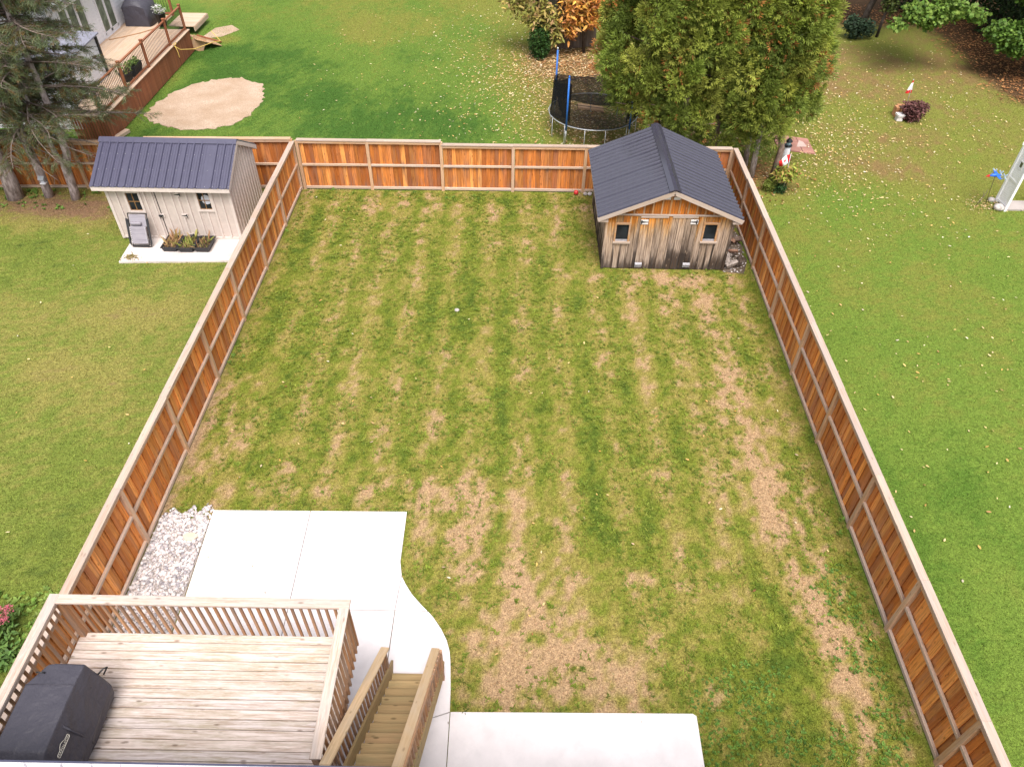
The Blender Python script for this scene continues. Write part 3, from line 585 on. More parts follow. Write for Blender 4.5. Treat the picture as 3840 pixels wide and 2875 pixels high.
def hand(xa, xb, ya, yb, za, zb, wd, xi, nbal):
    A, B = Vector((xa, ya, za)), Vector((xb, yb, zb)); plank('handrail', A, B, wd, .038, WSTAIRL, st, (0, 0, 1))
    plank('rail', A + Vector((xi, -.03, -.07)), B + Vector((xi, .03, -.07)), .08, .036, WBAL, st, (1, 0, 0))
    for k in range(nbal):
        t = (k + .5) / nbal; q = A.lerp(B, t) + Vector((xi, 0, 0)); zb_ = .17 + (6.05 - q.y) * sl - (.08 if xi < 0 else .2)
        plank('baluster', (q.x, q.y, max(.055, zb_)), (q.x, q.y, q.z - .03), .036, .036, WBAL, st, (1, 0, 0))
    for t in (.015, .985):
        q = A.lerp(B, t) + Vector((xi, 0, 0)); plank('newel', (q.x, q.y, max(.052, .05 + (6.05 - q.y) * sl - .3)), (q.x, q.y, q.z - .03), .07, .07, WBAL, st, (1, 0, 0))
hand(-2.09, -2.27, 5.95, 3.35, 1.10, 3.20, .14, -.02, 21)
hand(-1.225, -1.36, 5.95, 3.2, 1.10, 3.32, .14, .075, 22)

# ------------------------------------------------------------------ house this side: gutter, roof edge, wall
house = thing('house', 'near house whose white gutter edge shows along the bottom of the photo', 'house', (-3, 0, 0))
sid = MB()
for k in range(24): sid.add([(-12, 2.42, k * .19), (6, 2.42, k * .19), (6, 2.40, (k + 1) * .19), (-12, 2.40, (k + 1) * .19), (-12, 2.3, k * .19), (6, 2.3, k * .19), (6, 2.3, (k + 1) * .19), (-12, 2.3, (k + 1) * .19)], [(0, 1, 2, 3), (4, 7, 6, 5), (0, 4, 5, 1), (3, 2, 6, 7), (0, 3, 7, 4), (1, 5, 6, 2)])
sid.build('wall', WHITE, house)
GX0, GX1 = -12.4, -1.1
gut = MB(); prof = [(2.74, 4.62), (2.74, 4.50), (2.85, 4.50), (2.862, 4.58), (2.862, 4.60), (2.845, 4.60), (2.845, 4.585), (2.83, 4.515), (2.755, 4.515), (2.755, 4.62)]
gut.loft([[(x, y_, z_) for y_, z_ in prof] for x in (GX0, GX1)])
gutter = gut.build('gutter', plain('white_gutter', (.72, .70, .72), .35, .4, var=.08), house)
lip = MB(); lip.b2(GX0, GX1, 2.847, 2.866, 4.602, 4.614); lip.build('gutter_lip', plain('dark_gutter_lip', (.05, .05, .085), .35, .5), gutter)
for px in (95, 232, 348, 457, 598, 703, 792, 836, 950, 1072):
    x = (px - 1920) / 2755.35 * 7.93 * .985
    m = MB(); m.loft([[(x + a_ - .008 * s_, 2.757 + s_ * .085, 4.603 + .006 * math.sin(s_ * 3.1)) for a_ in (-.016, .016)] + [(x + a_ - .008 * s_, 2.757 + s_ * .085, 4.599) for a_ in (.016, -.016)] for s_ in (0, .33, .66, 1)]); m.build('gutter_hanger', WHITE, gutter)
m = MB(); m.add([(GX0, 2.72, 4.63), (GX1, 2.72, 4.63), (GX1, -4, 7.3), (GX0, -4, 7.3), (GX0, 2.72, 4.5), (GX1, 2.72, 4.5), (GX1, -4, 7.17), (GX0, -4, 7.17)], [(0, 1, 2, 3), (7, 6, 5, 4), (0, 4, 5, 1), (1, 5, 6, 2), (2, 6, 7, 3), (3, 7, 4, 0)])
m.build('roof', plain('grey_shingle', (.16, .15, .15), .9, .1, var=.3, scale=9), house)

# ------------------------------------------------------------------ covered barbecue on the deck
bq = thing('barbecue', 'barbecue under a black fitted cover on the near wooden deck', 'barbecue', (-6.15, 3.7, DZ))
cover_mat = N('black_vinyl_cover'); v = cover_mat.coord(); n1 = cover_mat.noise(v, 3, 4); n2 = cover_mat.noise(v, 220, 2)
cover_mat.bump(n1, .6, .12); COVER = cover_mat.done(cover_mat.mix(n2, (.036, .034, .044), (.062, .058, .076)), .55, .35)
def ring(y_, xs, zs): return [(x, y_ + dy, z) for (x, dy), z in zip(xs, zs)]
secs = []
for y_, dl, dr_, zt, zs in [(4.64, .22, .05, 3.10, -.02), (4.60, .16, .0, 3.185, 0), (4.30, .0, .0, 3.215, 0), (4.0, .0, .0, 3.215, 0), (3.7, 0, 0, 3.21, 0), (3.45, .0, .0, 3.20, 0), (3.12, .02, .02, 2.98, -.06), (2.82, .05, .04, 2.90, -.1), (2.74, .1, .08, 2.8, -.12)]:
    w1 = .018 * math.sin(y_ * 8 + 1); w2 = .015 * math.sin(y_ * 13)
    secs.append([(-6.60 + dl, y_, DZ + .02), (-6.63 + dl * .8 + w2, y_, 2.55), (-6.58 + dl, y_, min(3.05, zt - .1)), (-6.50 + dl, y_, zt - .02), (-6.22, y_, zt + .008), (-5.835 - dr_, y_, zt), (-5.795 - dr_, y_, zt - .17), (-5.74 - dr_ + w1, y_, 2.74 + zs), (-5.695 - dr_ + w2, y_, 2.52), (-5.735 - dr_ - w1, y_, 2.3), (-5.81 - dr_ + w1, y_, DZ + .02)])
m = MB(); m.loft(secs, False); cov = m.build('cover', COVER, bq)
bv = cov.modifiers.new('soft', 'BEVEL'); bv.width = .018; bv.segments = 2
m = MB(); m.tube([(-5.78, 4.60, 2.86), (-5.70, 4.66, 2.93), (-5.67, 4.70, 2.90), (-5.73, 4.64, 2.80)], .012, 6); m.build('strap', BLACK, bq)
m = MB(); m.tube([(-6.44, 4.47, 3.185), (-6.41, 4.46, 3.23), (-6.34, 4.455, 3.235), (-6.31, 4.465, 3.2)], .010, 6); m.build('pull_loop', BLACK, bq)
m = MB(); m.tube([(-6.60, 3.50, 3.10), (-6.62, 3.47, 3.14), (-6.60, 3.40, 3.14), (-6.58, 3.38, 3.10)], .010, 6); m.build('pull_loop', BLACK, bq)
m = MB(); m.tube([(-6.50, 4.30, 3.20), (-6.22, 4.30, 3.226), (-5.84, 4.30, 3.216)], .005, 5); m.build('seam', COVER, bq)
m = MB()
PA, PB = Vector((-5.80, 3.80, 3.10)), Vector((-5.70, 3.87, 2.33))
m.tube([PA, PA.lerp(PB, .45) + Vector((.02, 0, 0)), PB], .014, 6); m.build('piping', COVER, bq)
# maker's badge: lettering in an outlined shape, flat print on the front of the cover
cu = bpy.data.curves.new('badge', 'FONT'); cu.body = 'NAPOLEON'; cu.size = .052; cu.align_x = 'CENTER'; cu.align_y = 'CENTER'; cu.extrude = .001
tmp = bpy.data.objects.new('badge', cu); COL.objects.link(tmp); dg = bpy.context.evaluated_depsgraph_get(); tm = bpy.data.meshes.new_from_object(tmp.evaluated_get(dg)); bpy.data.objects.remove(tmp)
PRINT = plain('silver_print', (.62, .58, .5), .5, .3); tm.materials.clear(); tm.materials.append(PRINT); tm.name = 'badge'; [setattr(v_, 'co', v_.co * 1.0) for v_ in tm.vertices]
bd = obj('badge', tm, bq)
bx = Vector((0, 1, 0)); bn = Vector((.975, 0, .22)).normalized(); by = bn.cross(bx)
bd.matrix_local = Matrix.Translation(Vector((-5.752, 3.60, 2.985)) - Vector((-6.15, 3.7, DZ))) @ Matrix((bx, by, bn)).transposed().to_4x4()
def outline(pts):
    mm = MB(); mm.tube([(x * .52, y_ * .62, 0) for x, y_ in pts], .004, 4, True); return mm.mesh('badge_outline', PRINT)
op = [(-.25 - .03 * math.sin(t), .045 * math.cos(t)) for t in np.linspace(0, math.pi, 7)][::-1] + [(-.12, .05), (-.07, .085), (0, .11), (.07, .085), (.12, .05)] + [(.25 + .03 * math.sin(t), .045 * math.cos(t)) for t in np.linspace(0, math.pi, 7)]
bo = obj('badge_outline', outline(op), bd)

# ------------------------------------------------------------------ ribbed roofs
def ribbed(u0, u1, ribs, minor):
    pr_ = [(u0, 0)]
    for r in sorted(ribs + minor):
        a_, h, b_ = (.034, .042, .014) if r in ribs else (.014, .008, .007)
        if r - a_ <= pr_[-1][0] or r + a_ >= u1: continue
        pr_ += [(r - a_, 0), (r - b_, h), (r + b_, h), (r + a_, 0)]
    return pr_ + [(u1, 0)]
def roof_panels(root, eave0, eave1, ridge0, step, rib, mat, nm='roof_panel', slide=0):
    """eave0->eave1 along the eave, ridge0 above eave0"""
    E0, E1, R0 = Vector(eave0), Vector(eave1), Vector(ridge0); u = (E1 - E0); W = u.length; u.normalize(); s = R0 - E0; n = u.cross(s).normalized()
    if n.z < 0: n = -n
    a_ = 0
    while a_ < W - .01:
        b_ = min(W, a_ + step); ribs = [x for x in np.arange(rib / 2, W, rib) if a_ < x < b_]; minor = [x + rib * f for x in ribs for f in (.33, .66)]
        pf = ribbed(a_ + .001, b_ - .001, [float(x) for x in ribs], [float(x) for x in minor]); k = len(pf)
        v = [E0 + u * q + n * h for q, h in pf] + [E0 + s + u * q + n * h for q, h in pf] + [E0 + u * q + n * (h - .012) for q, h in pf] + [E0 + s + u * q + n * (h - .012) for q, h in pf]
        f = [(i, i + 1, k + i + 1, k + i) for i in range(k - 1)] + [(2 * k + i, 3 * k + i, 3 * k + i + 1, 2 * k + i + 1) for i in range(k - 1)] + [(i, 2 * k + i, 2 * k + i + 1, i + 1) for i in range(k - 1)]
        MB().add(v, f).build(nm, mat, root); a_ = b_
    sc_ = MB()
    for q in np.arange(rib * .75, W, rib):
        for t in (.04, .36, .68, .96):
            p = E0 + u * float(q) + s * t + n * .004; sc_.box(p, (.015, .015, .012))
    o = sc_.build('roof_screws', ZINC, root); o['kind'] = 'stuff'

# ------------------------------------------------------------------ cream shed
cs = thing('garden_shed', 'cream board and batten shed with slate blue metal roof', 'shed', (-10.6, 21.4, 0))
X0, X1, Y0, Y1, HE = -12.52, -8.72, 20.1, 22.72, 1.93; RY, RZ = 21.4, 2.78
m = MB(); m.add([(X0 + .03, Y0 + .03, .05), (X1 - .03, Y0 + .03, .05), (X1 - .03, Y1 - .03, .05), (X0 + .03, Y1 - .03, .05), (X0 + .03, Y0 + .03, HE), (X1 - .03, Y0 + .03, HE), (X1 - .03, Y1 - .03, HE), (X0 + .03, Y1 - .03, HE), (X0 + .03, RY, RZ - .06), (X1 - .03, RY, RZ - .06)],
                [(0, 1, 5, 4), (2, 3, 7, 6), (1, 2, 6, 9, 5), (3, 0, 4, 8, 7), (4, 5, 9, 8), (6, 7, 8, 9), (3, 2, 1, 0)])
m.build('wall_core', plain('shed_interior', (.12, .1, .08), .9), cs)
WINA = [(-11.93, -11.545, 1.05, 1.66), (-9.745, -9.37, 1.13, 1.745)]
def wallboards(root, xs, y, z0, z1, wins, mat, t=.02):
    for a_, b_ in zip(xs[:-1], xs[1:]):
        spans = [(z0, z1)]
        for (wx0, wx1, wz0, wz1) in wins:
            if b_ > wx0 + .01 and a_ < wx1 - .01: spans = [(z0, wz0), (wz1, z1)]
        for c0, c1 in spans: plank('board', ((a_ + b_) / 2, y, c0), ((a_ + b_) / 2, y, c1), b_ - a_ - .002, t, mat, root, (0, -1, 0))
xa = [-12.52, -12.2, -11.93, -11.545, -11.3, -11.035]; xb = [-11.02, -10.8, -10.55, -10.3]; xc = [-10.3, -10.05, -9.745, -9.37, -9.05, -8.72]
wallboards(cs, xa, Y0 + .02, .06, HE, WINA, CREAM); wallboards(cs, xb, Y0 + .015, .08, 1.80, [], CREAM); wallboards(cs, xc, Y0 + .02, .06, HE, WINA, CREAM)
for x in (-12.22, -11.74, -11.36, -11.13, -10.82, -10.53, -10.34, -10.08, -9.83, -9.56, -9.29, -9.02):
    z1 = HE - .0; z0 = .14
    if any(w0 - .06 < x < w1 + .06 for w0, w1, _, _ in WINA): z1 = [w[2] - .1 for w in WINA if w[0] - .06 < x < w[1] + .06][0]
    plank('batten', (x, Y0 - .008, z0), (x, Y0 - .008, z1), .045, .034, CREAMT, cs, (0, -1, 0))
for x in (-12.49, -8.75): plank('corner_board', (x, Y0 - .003, .05), (x, Y0 - .003, HE), .085, .026, CREAMT, cs, (0, -1, 0))
plank('base_board', (-12.44, Y0 - .001, .1), (-8.8, Y0 - .001, .1), .085, .022, CREAMT, cs, (0, -1, 0))
plank('door_edge', (-11.03, Y0 - .004, .14), (-11.03, Y0 - .004, 1.80), .012, .024, BLACK, cs, (0, -1, 0))
for w0, w1, z0, z1 in WINA:
    fr = MB()
    for b in ((w0 - .07, w1 + .07, z1, z1 + .07), (w0 - .07, w1 + .07, z0 - .07, z0), (w0 - .07, w0, z0, z1), (w1, w1 + .07, z0, z1)): fr.b2(b[0], b[1], Y0 - .03, Y0 + .012, b[2], b[3])
    wn = fr.build('window', CREAMT, cs)
    xm, zm = (w0 + w1) / 2, (z0 + z1) / 2
    for qx, qz in ((0, 0), (1, 0), (0, 1), (1, 1)):
        a_, b_ = (w0, xm) if qx == 0 else (xm, w1); c0, c1 = (z0, zm) if qz == 0 else (zm, z1); MB().b2(a_ + .012, b_ - .012, Y0 + .014, Y0 + .020, c0 + .012, c1 - .012).build('pane', PANE, wn)
    mu = MB(); mu.b2(w0, w1, Y0 - .004, Y0 + .016, zm - .012, zm + .012); mu.b2(xm - .012, xm + .012, Y0 - .005, Y0 + .015, z0, z1)
    for b in ((w0, w1, z0, z0 + .02), (w0, w1, z1 - .02, z1), (w0, w0 + .018, z0 + .02, z1 - .02), (w1 - .018, w1, z0 + .02, z1 - .02)): mu.b2(b[0], b[1], Y0 - .002, Y0 + .014, b[2], b[3])
    mu.build('muntin', plain('brown_muntin', (.22, .12, .05), .6), wn)
m = MB(); m.loft([[(-9.5 + math.cos(q) * r_, Y0 + .012 - r_ * .02, 1.46 + math.sin(q) * r_ * 1.1) for q in np.linspace(0, 6.28, 13)[:-1]] for r_ in (.15, .10, .03)], True); m.build('hanging_dish', WHITEG, cs)
def hinge(root, x, y, z, s, flip):
    pl = MB().b2(x - .09 * s, x + .10 * s, y - .018, y - .002, z - .065 * s, z + .065 * s).build('hinge_plate', CREAMT if root is cs else WHPL, root)
    f = -1 if flip else 1
    st_ = MB(); st_.loft([[(x + f * a_, y - .024, z - h), (x + f * a_, y - .024, z + h), (x + f * a_, y - .019, z + h), (x + f * a_, y - .019, z - h)] for a_, h in ((-.10 * s, .007 * s), (.05 * s, .022 * s), (.051 * s, .05 * s), (.085 * s, .05 * s))]); st_.tube([(x + f * .07 * s, y - .026, z - .055 * s), (x + f * .07 * s, y - .026, z + .055 * s)], .009, 6); st_.build('hinge_strap', BLACK, pl)
for x, z in ((-10.32, 1.63), (-10.30, .905), (-10.29, .21)): hinge(cs, x, Y0 - .012, z, 1, False)
lt = MB().b2(-11.08, -10.93, Y0 - .03, Y0 - .012, .84, .95).build('latch_plate', CREAMT, cs); mm = MB(); mm.b2(-11.11, -10.97, Y0 - .055, Y0 - .032, .875, .925); mm.tube([(-11.04, Y0 - .06, .86), (-11.04, Y0 - .06, .94)], .02, 8); mm.build('latch', BLACK, lt)
# side wall (right) with battens, gable trim; left wall the same
for xw, sg in ((X1, 1), (X0, -1)):
    k = 12; ys = np.linspace(Y0, Y1, k + 1)
    zt = lambda y_: HE + (RZ - .07 - HE) * (1 - abs(y_ - RY) / (RY - Y0 if y_ < RY else Y1 - RY))
    for a_, b_ in zip(ys[:-1], ys[1:]):
        m = MB(); x0_, x1_ = (xw - .02, xw) if sg > 0 else (xw, xw + .02)
        pts = [(a_ + .001, .06), (b_ - .001, .06), (b_ - .001, zt(b_)), (a_ + .001, zt(a_))]
        m.loft([[(x, p_, q_) for p_, q_ in pts] for x in (x0_, x1_)]); m.build('board', CREAM, cs)
    for y_ in ys[1:-1]: plank('batten', (xw + sg * .014, y_, .1), (xw + sg * .014, y_, zt(y_) - .02), .045, .034, CREAMT, cs, (sg, 0, 0))
    for y_ in (Y0 + .03, Y1 - .03): plank('corner_board', (xw + sg * .010, y_, .06), (xw + sg * .010, y_, HE), .08, .024, CREAMT, cs, (sg, 0, 0))
for a_, b_ in zip(np.linspace(X0, X1, 14)[:-1], np.linspace(X0, X1, 14)[1:]): plank('board', ((a_ + b_) / 2, Y1 - .012, .06), ((a_ + b_) / 2, Y1 - .012, HE), b_ - a_ - .003, .02, CREAM, cs, (0, 1, 0))
RX0, RX1 = -12.80, -8.60; FE = (19.88, 1.985); BE = (22.92, 1.93)
for (ey, ez) in (FE, BE):
    m = MB(); nz = .05
    m.loft([[(x, ey, ez - .02), (x, RY, RZ - .02), (x, RY, RZ - .06), (x, ey, ez - .06)] for x in (RX0 + .02, RX1 - .02)]); m.build('roof_deck', CREAMT, cs)
roof_panels(cs, (RX0, FE[0] - .02, FE[1] - .015), (RX1, FE[0] - .02, FE[1] - .015), (RX0, RY, RZ), .86, .235, ROOF1)
roof_panels(cs, (RX0, BE[0] + .02, BE[1] - .015), (RX1, BE[0] + .02, BE[1] - .015), (RX0, RY, RZ), .86, .235, ROOF1)
m = MB(); m.loft([[(x, RY - .16, RZ - .055), (x, RY - .155, RZ - .04), (x, RY, RZ + .05), (x, RY + .155, RZ - .04), (x, RY + .16, RZ - .055), (x, RY, RZ + .03)] for x in (RX0 - .02, RX1 + .01)]); m.build('ridge_cap', ROOF1, cs)
plank('fascia', (RX0 + .02, FE[0] + .005, FE[1] - .1), (RX1 - .01, FE[0] + .005, FE[1] - .1), .13, .022, CREAMT, cs, (0, -1, 0))
plank('fascia', (RX0 + .02, BE[0] - .005, BE[1] - .1), (RX1 - .01, BE[0] - .005, BE[1] - .1), .13, .022, CREAMT, cs, (0, 1, 0))
for x in (RX0 + .012, RX1 - .012):
    plank('rake_board', (x, FE[0] + .02, FE[1] - .075), (x, RY, RZ - .075), .12, .022, CREAMT, cs, (1, 0, 0)); plank('rake_board', (x, BE[0] - .02, BE[1] - .075), (x, RY + .0, RZ - .075), .12, .021, CREAMT, cs, (1, 0, 0))
m = MB(); m.prism(PAD, -.05, .055); tag(m.build('shed_pad', CONC2), kind='structure')

# ------------------------------------------------------------------ weathered shed in the yard
ws = thing('wooden_shed', 'weathered plank shed with charcoal metal roof in the back right corner of the yard', 'shed', (4.5, 20.9, 0))
X0, X1, Y0, Y1, HE = 2.68, 6.45, 18.95, 22.9, 1.78; RX, RZ = 4.52, 2.72
ex = lambda x: HE + (RZ - .05 - HE) * (1 - abs(x - RX) / ((RX - X0) if x < RX else (X1 - RX)))
m = MB(); m.loft([[(X0 + .03, y_, .03), (X1 - .03, y_, .03), (X1 - .03, y_, HE), (RX, y_, RZ - .08), (X0 + .03, y_, HE)] for y_ in (Y0 + .05, Y1 - .02)]); m.build('wall_core', plain('shed_dark_interior', (.03, .025, .02), .9), ws)
WINB = [(3.01, 3.375, .99, 1.57), (5.61, 5.97, 1.05, 1.62)]
def vboard(a_, b_, z0, z1, y, mat, t=.022):   # board whose top is cut to the roof line
    m = MB(); pts = [(a_, z0), (b_, z0), (b_, min(z1, ex(b_))), (a_, min(z1, ex(a_)))]; cx, cz = (a_ + b_) / 2, (z0 + z1) / 2
    o = obj('board', None, None) if False else None
    # local X runs up the board so the grain follows it
    v = [(pz - cz, px - cx, yy) for yy in (0, t) for px, pz in pts]; f = [(0, 1, 2, 3), (7, 6, 5, 4), (0, 4, 5, 1), (1, 5, 6, 2), (2, 6, 7, 3), (3, 7, 4, 0)]
    me = MB().add(v, f).mesh('board', mat); o = bpy.data.objects.new('board', me); COL.objects.link(o); o.parent = ws
    R_ = Matrix(((0, 0, 1), (1, 0, 0), (0, 1, 0))).transposed()   # local x->world z, local y->world x, local z->world y
    o.rotation_euler = R_.to_euler(); o.location = Vector((cx, y, cz)) - wpos(ws); return o
LINE = 1.88
lowx = [2.68, 2.98, 3.19, 3.40, 3.58, 3.70, 3.93, 4.14, 4.34, 4.58, 4.80, 5.02, 5.22, 5.36, 5.60, 5.80, 5.98, 6.2, 6.45]
for i, (a_, b_) in enumerate(zip(lowx[:-1], lowx[1:])):
    door = 3.69 < a_ and b_ < 5.4; mat = OLDG if door else OLD; y = Y0 + (.0 if door else .012) + random.uniform(-.004, .004)
    spans = [(.02, LINE - .02)]
    for w0, w1, z0, z1 in WINB:
        if b_ > w0 + .02 and a_ < w1 - .02: spans = [(.02, z0 - .06), (z1 + .06, LINE - .02)]
    for c0, c1 in spans: vboard(a_ + .005, b_ - .005, c0, c1, y, mat)
upx = [2.9, 3.2, 3.47, 3.75, 4.0, 4.26, 4.5, 4.76, 5.03, 5.28, 5.54, 5.8, 6.1, 6.3]
for a_, b_ in zip(upx[:-1], upx[1:]): vboard(a_ + .002, b_ - .002, LINE + .0, 2.72, Y0 + .022, OLDO)
for x in upx[1:-1]:
    if ex(x) - .02 > LINE + .06: plank('batten', (x, Y0 + .006, LINE + .03), (x, Y0 + .006, ex(x) - .03), .05, .02, OLDTRIMO, ws, (0, -1, 0))
for x, z0, z1 in ((2.99, .05, .86), (3.19, .05, .86), (3.40, .05, 1.84), (3.58, .05, 1.84), (5.41, .05, 1.84), (5.60, .05, .92), (5.81, .05, .92), (5.99, .05, .92), (4.59, .05, 1.84), (2.98, 1.66, 1.84), (6.0, 1.7, 1.84)): plank('batten', (x, Y0 - .014, z0), (x, Y0 - .014, z1), .048, .02, OLDD if z1 < 1 else OLDG, ws, (0, -1, 0))
plank('trim_board', (2.80, Y0 - .012, LINE + .015), (6.30, Y0 - .012, LINE + .03), .05, .03, OLDTRIM, ws, (0, -1, 0))
plank('trim_board', (3.69, Y0 - .016, 1.825), (4.50, Y0 - .016, 1.835), .045, .022, OLDTRIM, ws, (0, -1, 0)); plank('trim_board', (4.62, Y0 - .016, 1.84), (5.36, Y0 - .016, 1.85), .045, .022, OLDTRIM, ws, (0, -1, 0))
for x, sg in ((2.70, 0), (6.43, 0)): plank('corner_board', (x, Y0 - .006, .02), (x, Y0 - .006, 1.80), .075, .03, OLDD, ws, (0, -1, 0))
for w0, w1, z0, z1 in WINB:
    wn = MB(); 
    for b in ((w0 - .05, w1 + .06, z1, z1 + .055, -.03), (w0 - .05, w0, z0, z1, -.025), (w1, w1 + .05, z0, z1, -.025)): wn.b2(b[0], b[1], Y0 + b[4], Y0 + .03, b[2], b[3])
    wd_ = wn.build('window', OLDTRIMO, ws); MB().b2(w0, w1, Y0 + .028, Y0 + .036, z0, z1).build('pane', PANE, wd_)
    MB().b2(w0 - .07, w1 + .09, Y0 - .07, Y0 + .02, z0 - .05, z0 - .004).build('sill', OLDTRIM, wd_); MB().b2(w0, w1, Y0 + .004, Y0 + .03, z0, z0 + .05).build('sash', ZINC, wd_)
hinge(ws, 3.80, Y0 - .012, 1.67, 1.15, True); hinge(ws, 5.26, Y0 - .012, 1.70, 1.15, False)
for a_, b_, z in ((3.70, 3.91, .19), (5.17, 5.38, .21)):
    p_ = MB().b2(a_, b_, Y0 - .03, Y0 - .004, z - .10, z - .01).build('kick_plate', ZINC, ws); m = MB(); m.loft([[(x, Y0 - .03, z), (x, Y0 - .07, z - .01), (x, Y0 - .07, z + .02), (x, Y0 - .03, z + .07)] for x in (a_, b_)]); m.build('vent_hood', ZINC, p_)
for a_, b_ in ((4.24, 4.46), (4.55, 4.74)): MB().b2(a_, b_, Y0 - .006, Y0 + .014, 2.40, 2.49).build('vent_plate', WHPL, ws)
for xw, sg in ((X0, -1), (X1, 1)):
    k = 18; ys = np.linspace(Y0 + .02, Y1, k + 1)
    for i, (a_, b_) in enumerate(zip(ys[:-1], ys[1:])):
        plank('board', (xw - sg * .008, (a_ + b_) / 2, .02), (xw - sg * .008, (a_ + b_) / 2, HE), b_ - a_ - .004, .022, OLDD, ws, (sg, 0, 0))
        if i % 2: plank('batten', (xw + sg * .012, a_, .04), (xw + sg * .012, a_, HE - .02), .045, .018, OLDG, ws, (sg, 0, 0))
for a_, b_ in zip(np.linspace(X0, X1, 17)[:-1], np.linspace(X0, X1, 17)[1:]): vboard(a_ + .002, b_ - .002, .02, 2.7, Y1 - .015, OLD)
EL, ER, EZ, YF, YB = 2.40, 6.64, 1.90, 18.74, 23.02; RX, RZ = 4.51, 2.80
for ex_, in ((EL,), (ER,)):
    m = MB(); m.loft([[(ex_, y_, EZ - .02), (RX, y_, RZ - .02), (RX, y_, RZ - .07), (ex_, y_, EZ - .07)] for y_ in (YF + .02, YB - .02)]); m.build('roof_deck', OLDTRIM, ws)
roof_panels(ws, (EL, YF, EZ), (EL, YB, EZ), (RX, YF, RZ), .9, .226, ROOF2); roof_panels(ws, (ER, YF, EZ), (ER, YB, EZ), (RX, YF, RZ), .9, .226, ROOF2)
m = MB(); m.loft([[(RX - .17, y_, RZ - .035), (RX - .165, y_, RZ - .018), (RX - .05, y_, RZ + .045), (RX + .05, y_, RZ + .045), (RX + .165, y_, RZ - .018), (RX + .17, y_, RZ - .035), (RX, y_, RZ + .02)] for y_ in (YF - .03, YB + .02)]); m.build('ridge_cap', ROOF2, ws)
for ex_ in (EL, ER): plank('rake_board', (ex_ + (.01 if ex_ < 4 else -.01), YF + .012, EZ - .085), (RX, YF + .012, RZ - .085), .13, .026, OLDTRIM, ws, (0, -1, 0))
for a_, b_ in ((2.42, 2.72), (6.35, 6.62)): MB().b2(a_, b_, YF + .03, Y0 + .02, EZ - .17, EZ - .09).build('soffit_block', OLDTRIM, ws)

# ------------------------------------------------------------------ split logs beside the shed
LMATS = [LOGEND, bark('barked_log', (.07, .05, .04), (.17, .12, .095)), bark('grey_log', (.15, .125, .11), (.34, .29, .26)), bark('red_log', (.14, .07, .05), (.28, .165, .115)), bark('dark_log', (.035, .027, .022), (.11, .08, .066))]
LG = [((6.72, 19.06, .13), (.34, .1, .1), .13, 'thick split log standing lowest at the front of the pile'), ((6.62, 19.32, .2), (.1, .42, .12), .10, 'grey split log lying across the front of the pile'), ((7.0, 19.28, .12), (.12, .34, -.02), .12, 'dark round log by the pebbles at the front of the pile'), ((6.78, 19.62, .26), (.38, -.15, .1), .10, 'reddish split log in the middle of the pile'), ((6.66, 19.95, .3), (.3, .2, .04), .13, 'dark brown log chunk against the shed wall'), ((6.85, 20.22, .34), (.22, -.45, .12), .11, 'forked pale log on top of the pile'), ((7.08, 20.42, .22), (.44, .03, .0), .11, 'long barked log pointing at the fence'), ((6.68, 20.35, .28), (.2, .16, .02), .11, 'short buff log end next to the shed corner'), ((6.85, 20.95, .25), (.4, .12, .0), .12, 'dark log in the shade towards the back of the pile'), ((6.9, 21.5, .25), (.36, -.12, .05), .13, 'rearmost log of the pile under the shed eave'), ((6.9, 19.75, .1), (.3, .3, 0), .12, 'log lying on the ground beneath the reddish one'), ((6.75, 20.7, .12), (.3, -.3, 0), .12, 'log lying on the ground beneath the long barked one')]
for c, d, r, lab in LG:
    c, d = Vector(c), Vector(d).normalized() * (.19 if r > .11 else .22); k = 9; x = d.cross(Vector((0, 0, 1))).normalized(); y_ = d.normalized().cross(x)
    rr = [r * .8 * (1 if random.random() > .35 else .6) * random.uniform(.85, 1.1) for _ in range(k)]
    c.z = max(c.z, r + .02)
    m = MB(); m.loft([[c + d * t + (x * math.cos(2 * math.pi * i / k) + y_ * math.sin(2 * math.pi * i / k)) * rr[i] * s_ for i in range(k)] for t, s_ in ((-1, .93), (-.9, 1), (.2, 1.03), (.9, .98), (1, .92))])
    tag(m.build('split_log', random.choice(LMATS), None, c), lab, 'log', 'split logs piled between the shed and the fence')

# ------------------------------------------------------------------ things by the cream shed
ch = thing('folding_chair', 'folded grey lounge chair leaning on the cream shed', 'chair', (-11.7, 19.8, 0))
FAB = wood('grey_mesh_fabric', [(.27, .25, .28), (.3, .28, .31)], (.17, .155, .18), (.32, .3, .33), .3, streak=.8, knots=0)
def lean(x, t, o=0): return (x, 19.58 + .36 * t - o, .06 + .98 * t)     # t 0 foot .. 1 top
for x in (-12.0, -11.42):
    m = MB(); m.tube([lean(x, 0), lean(x, .5), lean(x, 1)], .017, 8); m.tube([lean(x, .1, .1), lean(x, .55, .09), lean(x, .86, .05)], .015, 8); m.build('frame_tube', BLACK, ch)
m = MB(); m.tube([lean(-12.0, 1), lean(-11.42, 1)], .017, 8); m.tube([lean(-12.0, .0), lean(-11.42, .0)], .017, 8); m.tube([lean(-11.98, .1, .1), lean(-11.44, .1, .1)], .015, 8); m.tube([lean(-11.97, .05, .06), lean(-11.45, .05, .06)], .012, 8); m.tube([lean(-11.95, .2, .05), lean(-11.46, .2, .05)], .012, 8); m.build('frame_bar', BLACK, ch)
for x in (-12.04, -11.38): m = MB(); m.loft([[Vector(lean(x + a_, t, o)) for a_, o in ((-.02, .05), (.02, .05), (.02, .08), (-.02, .08))] for t in (.12, .5, .88)]); m.build('armrest', BLACKP, ch)
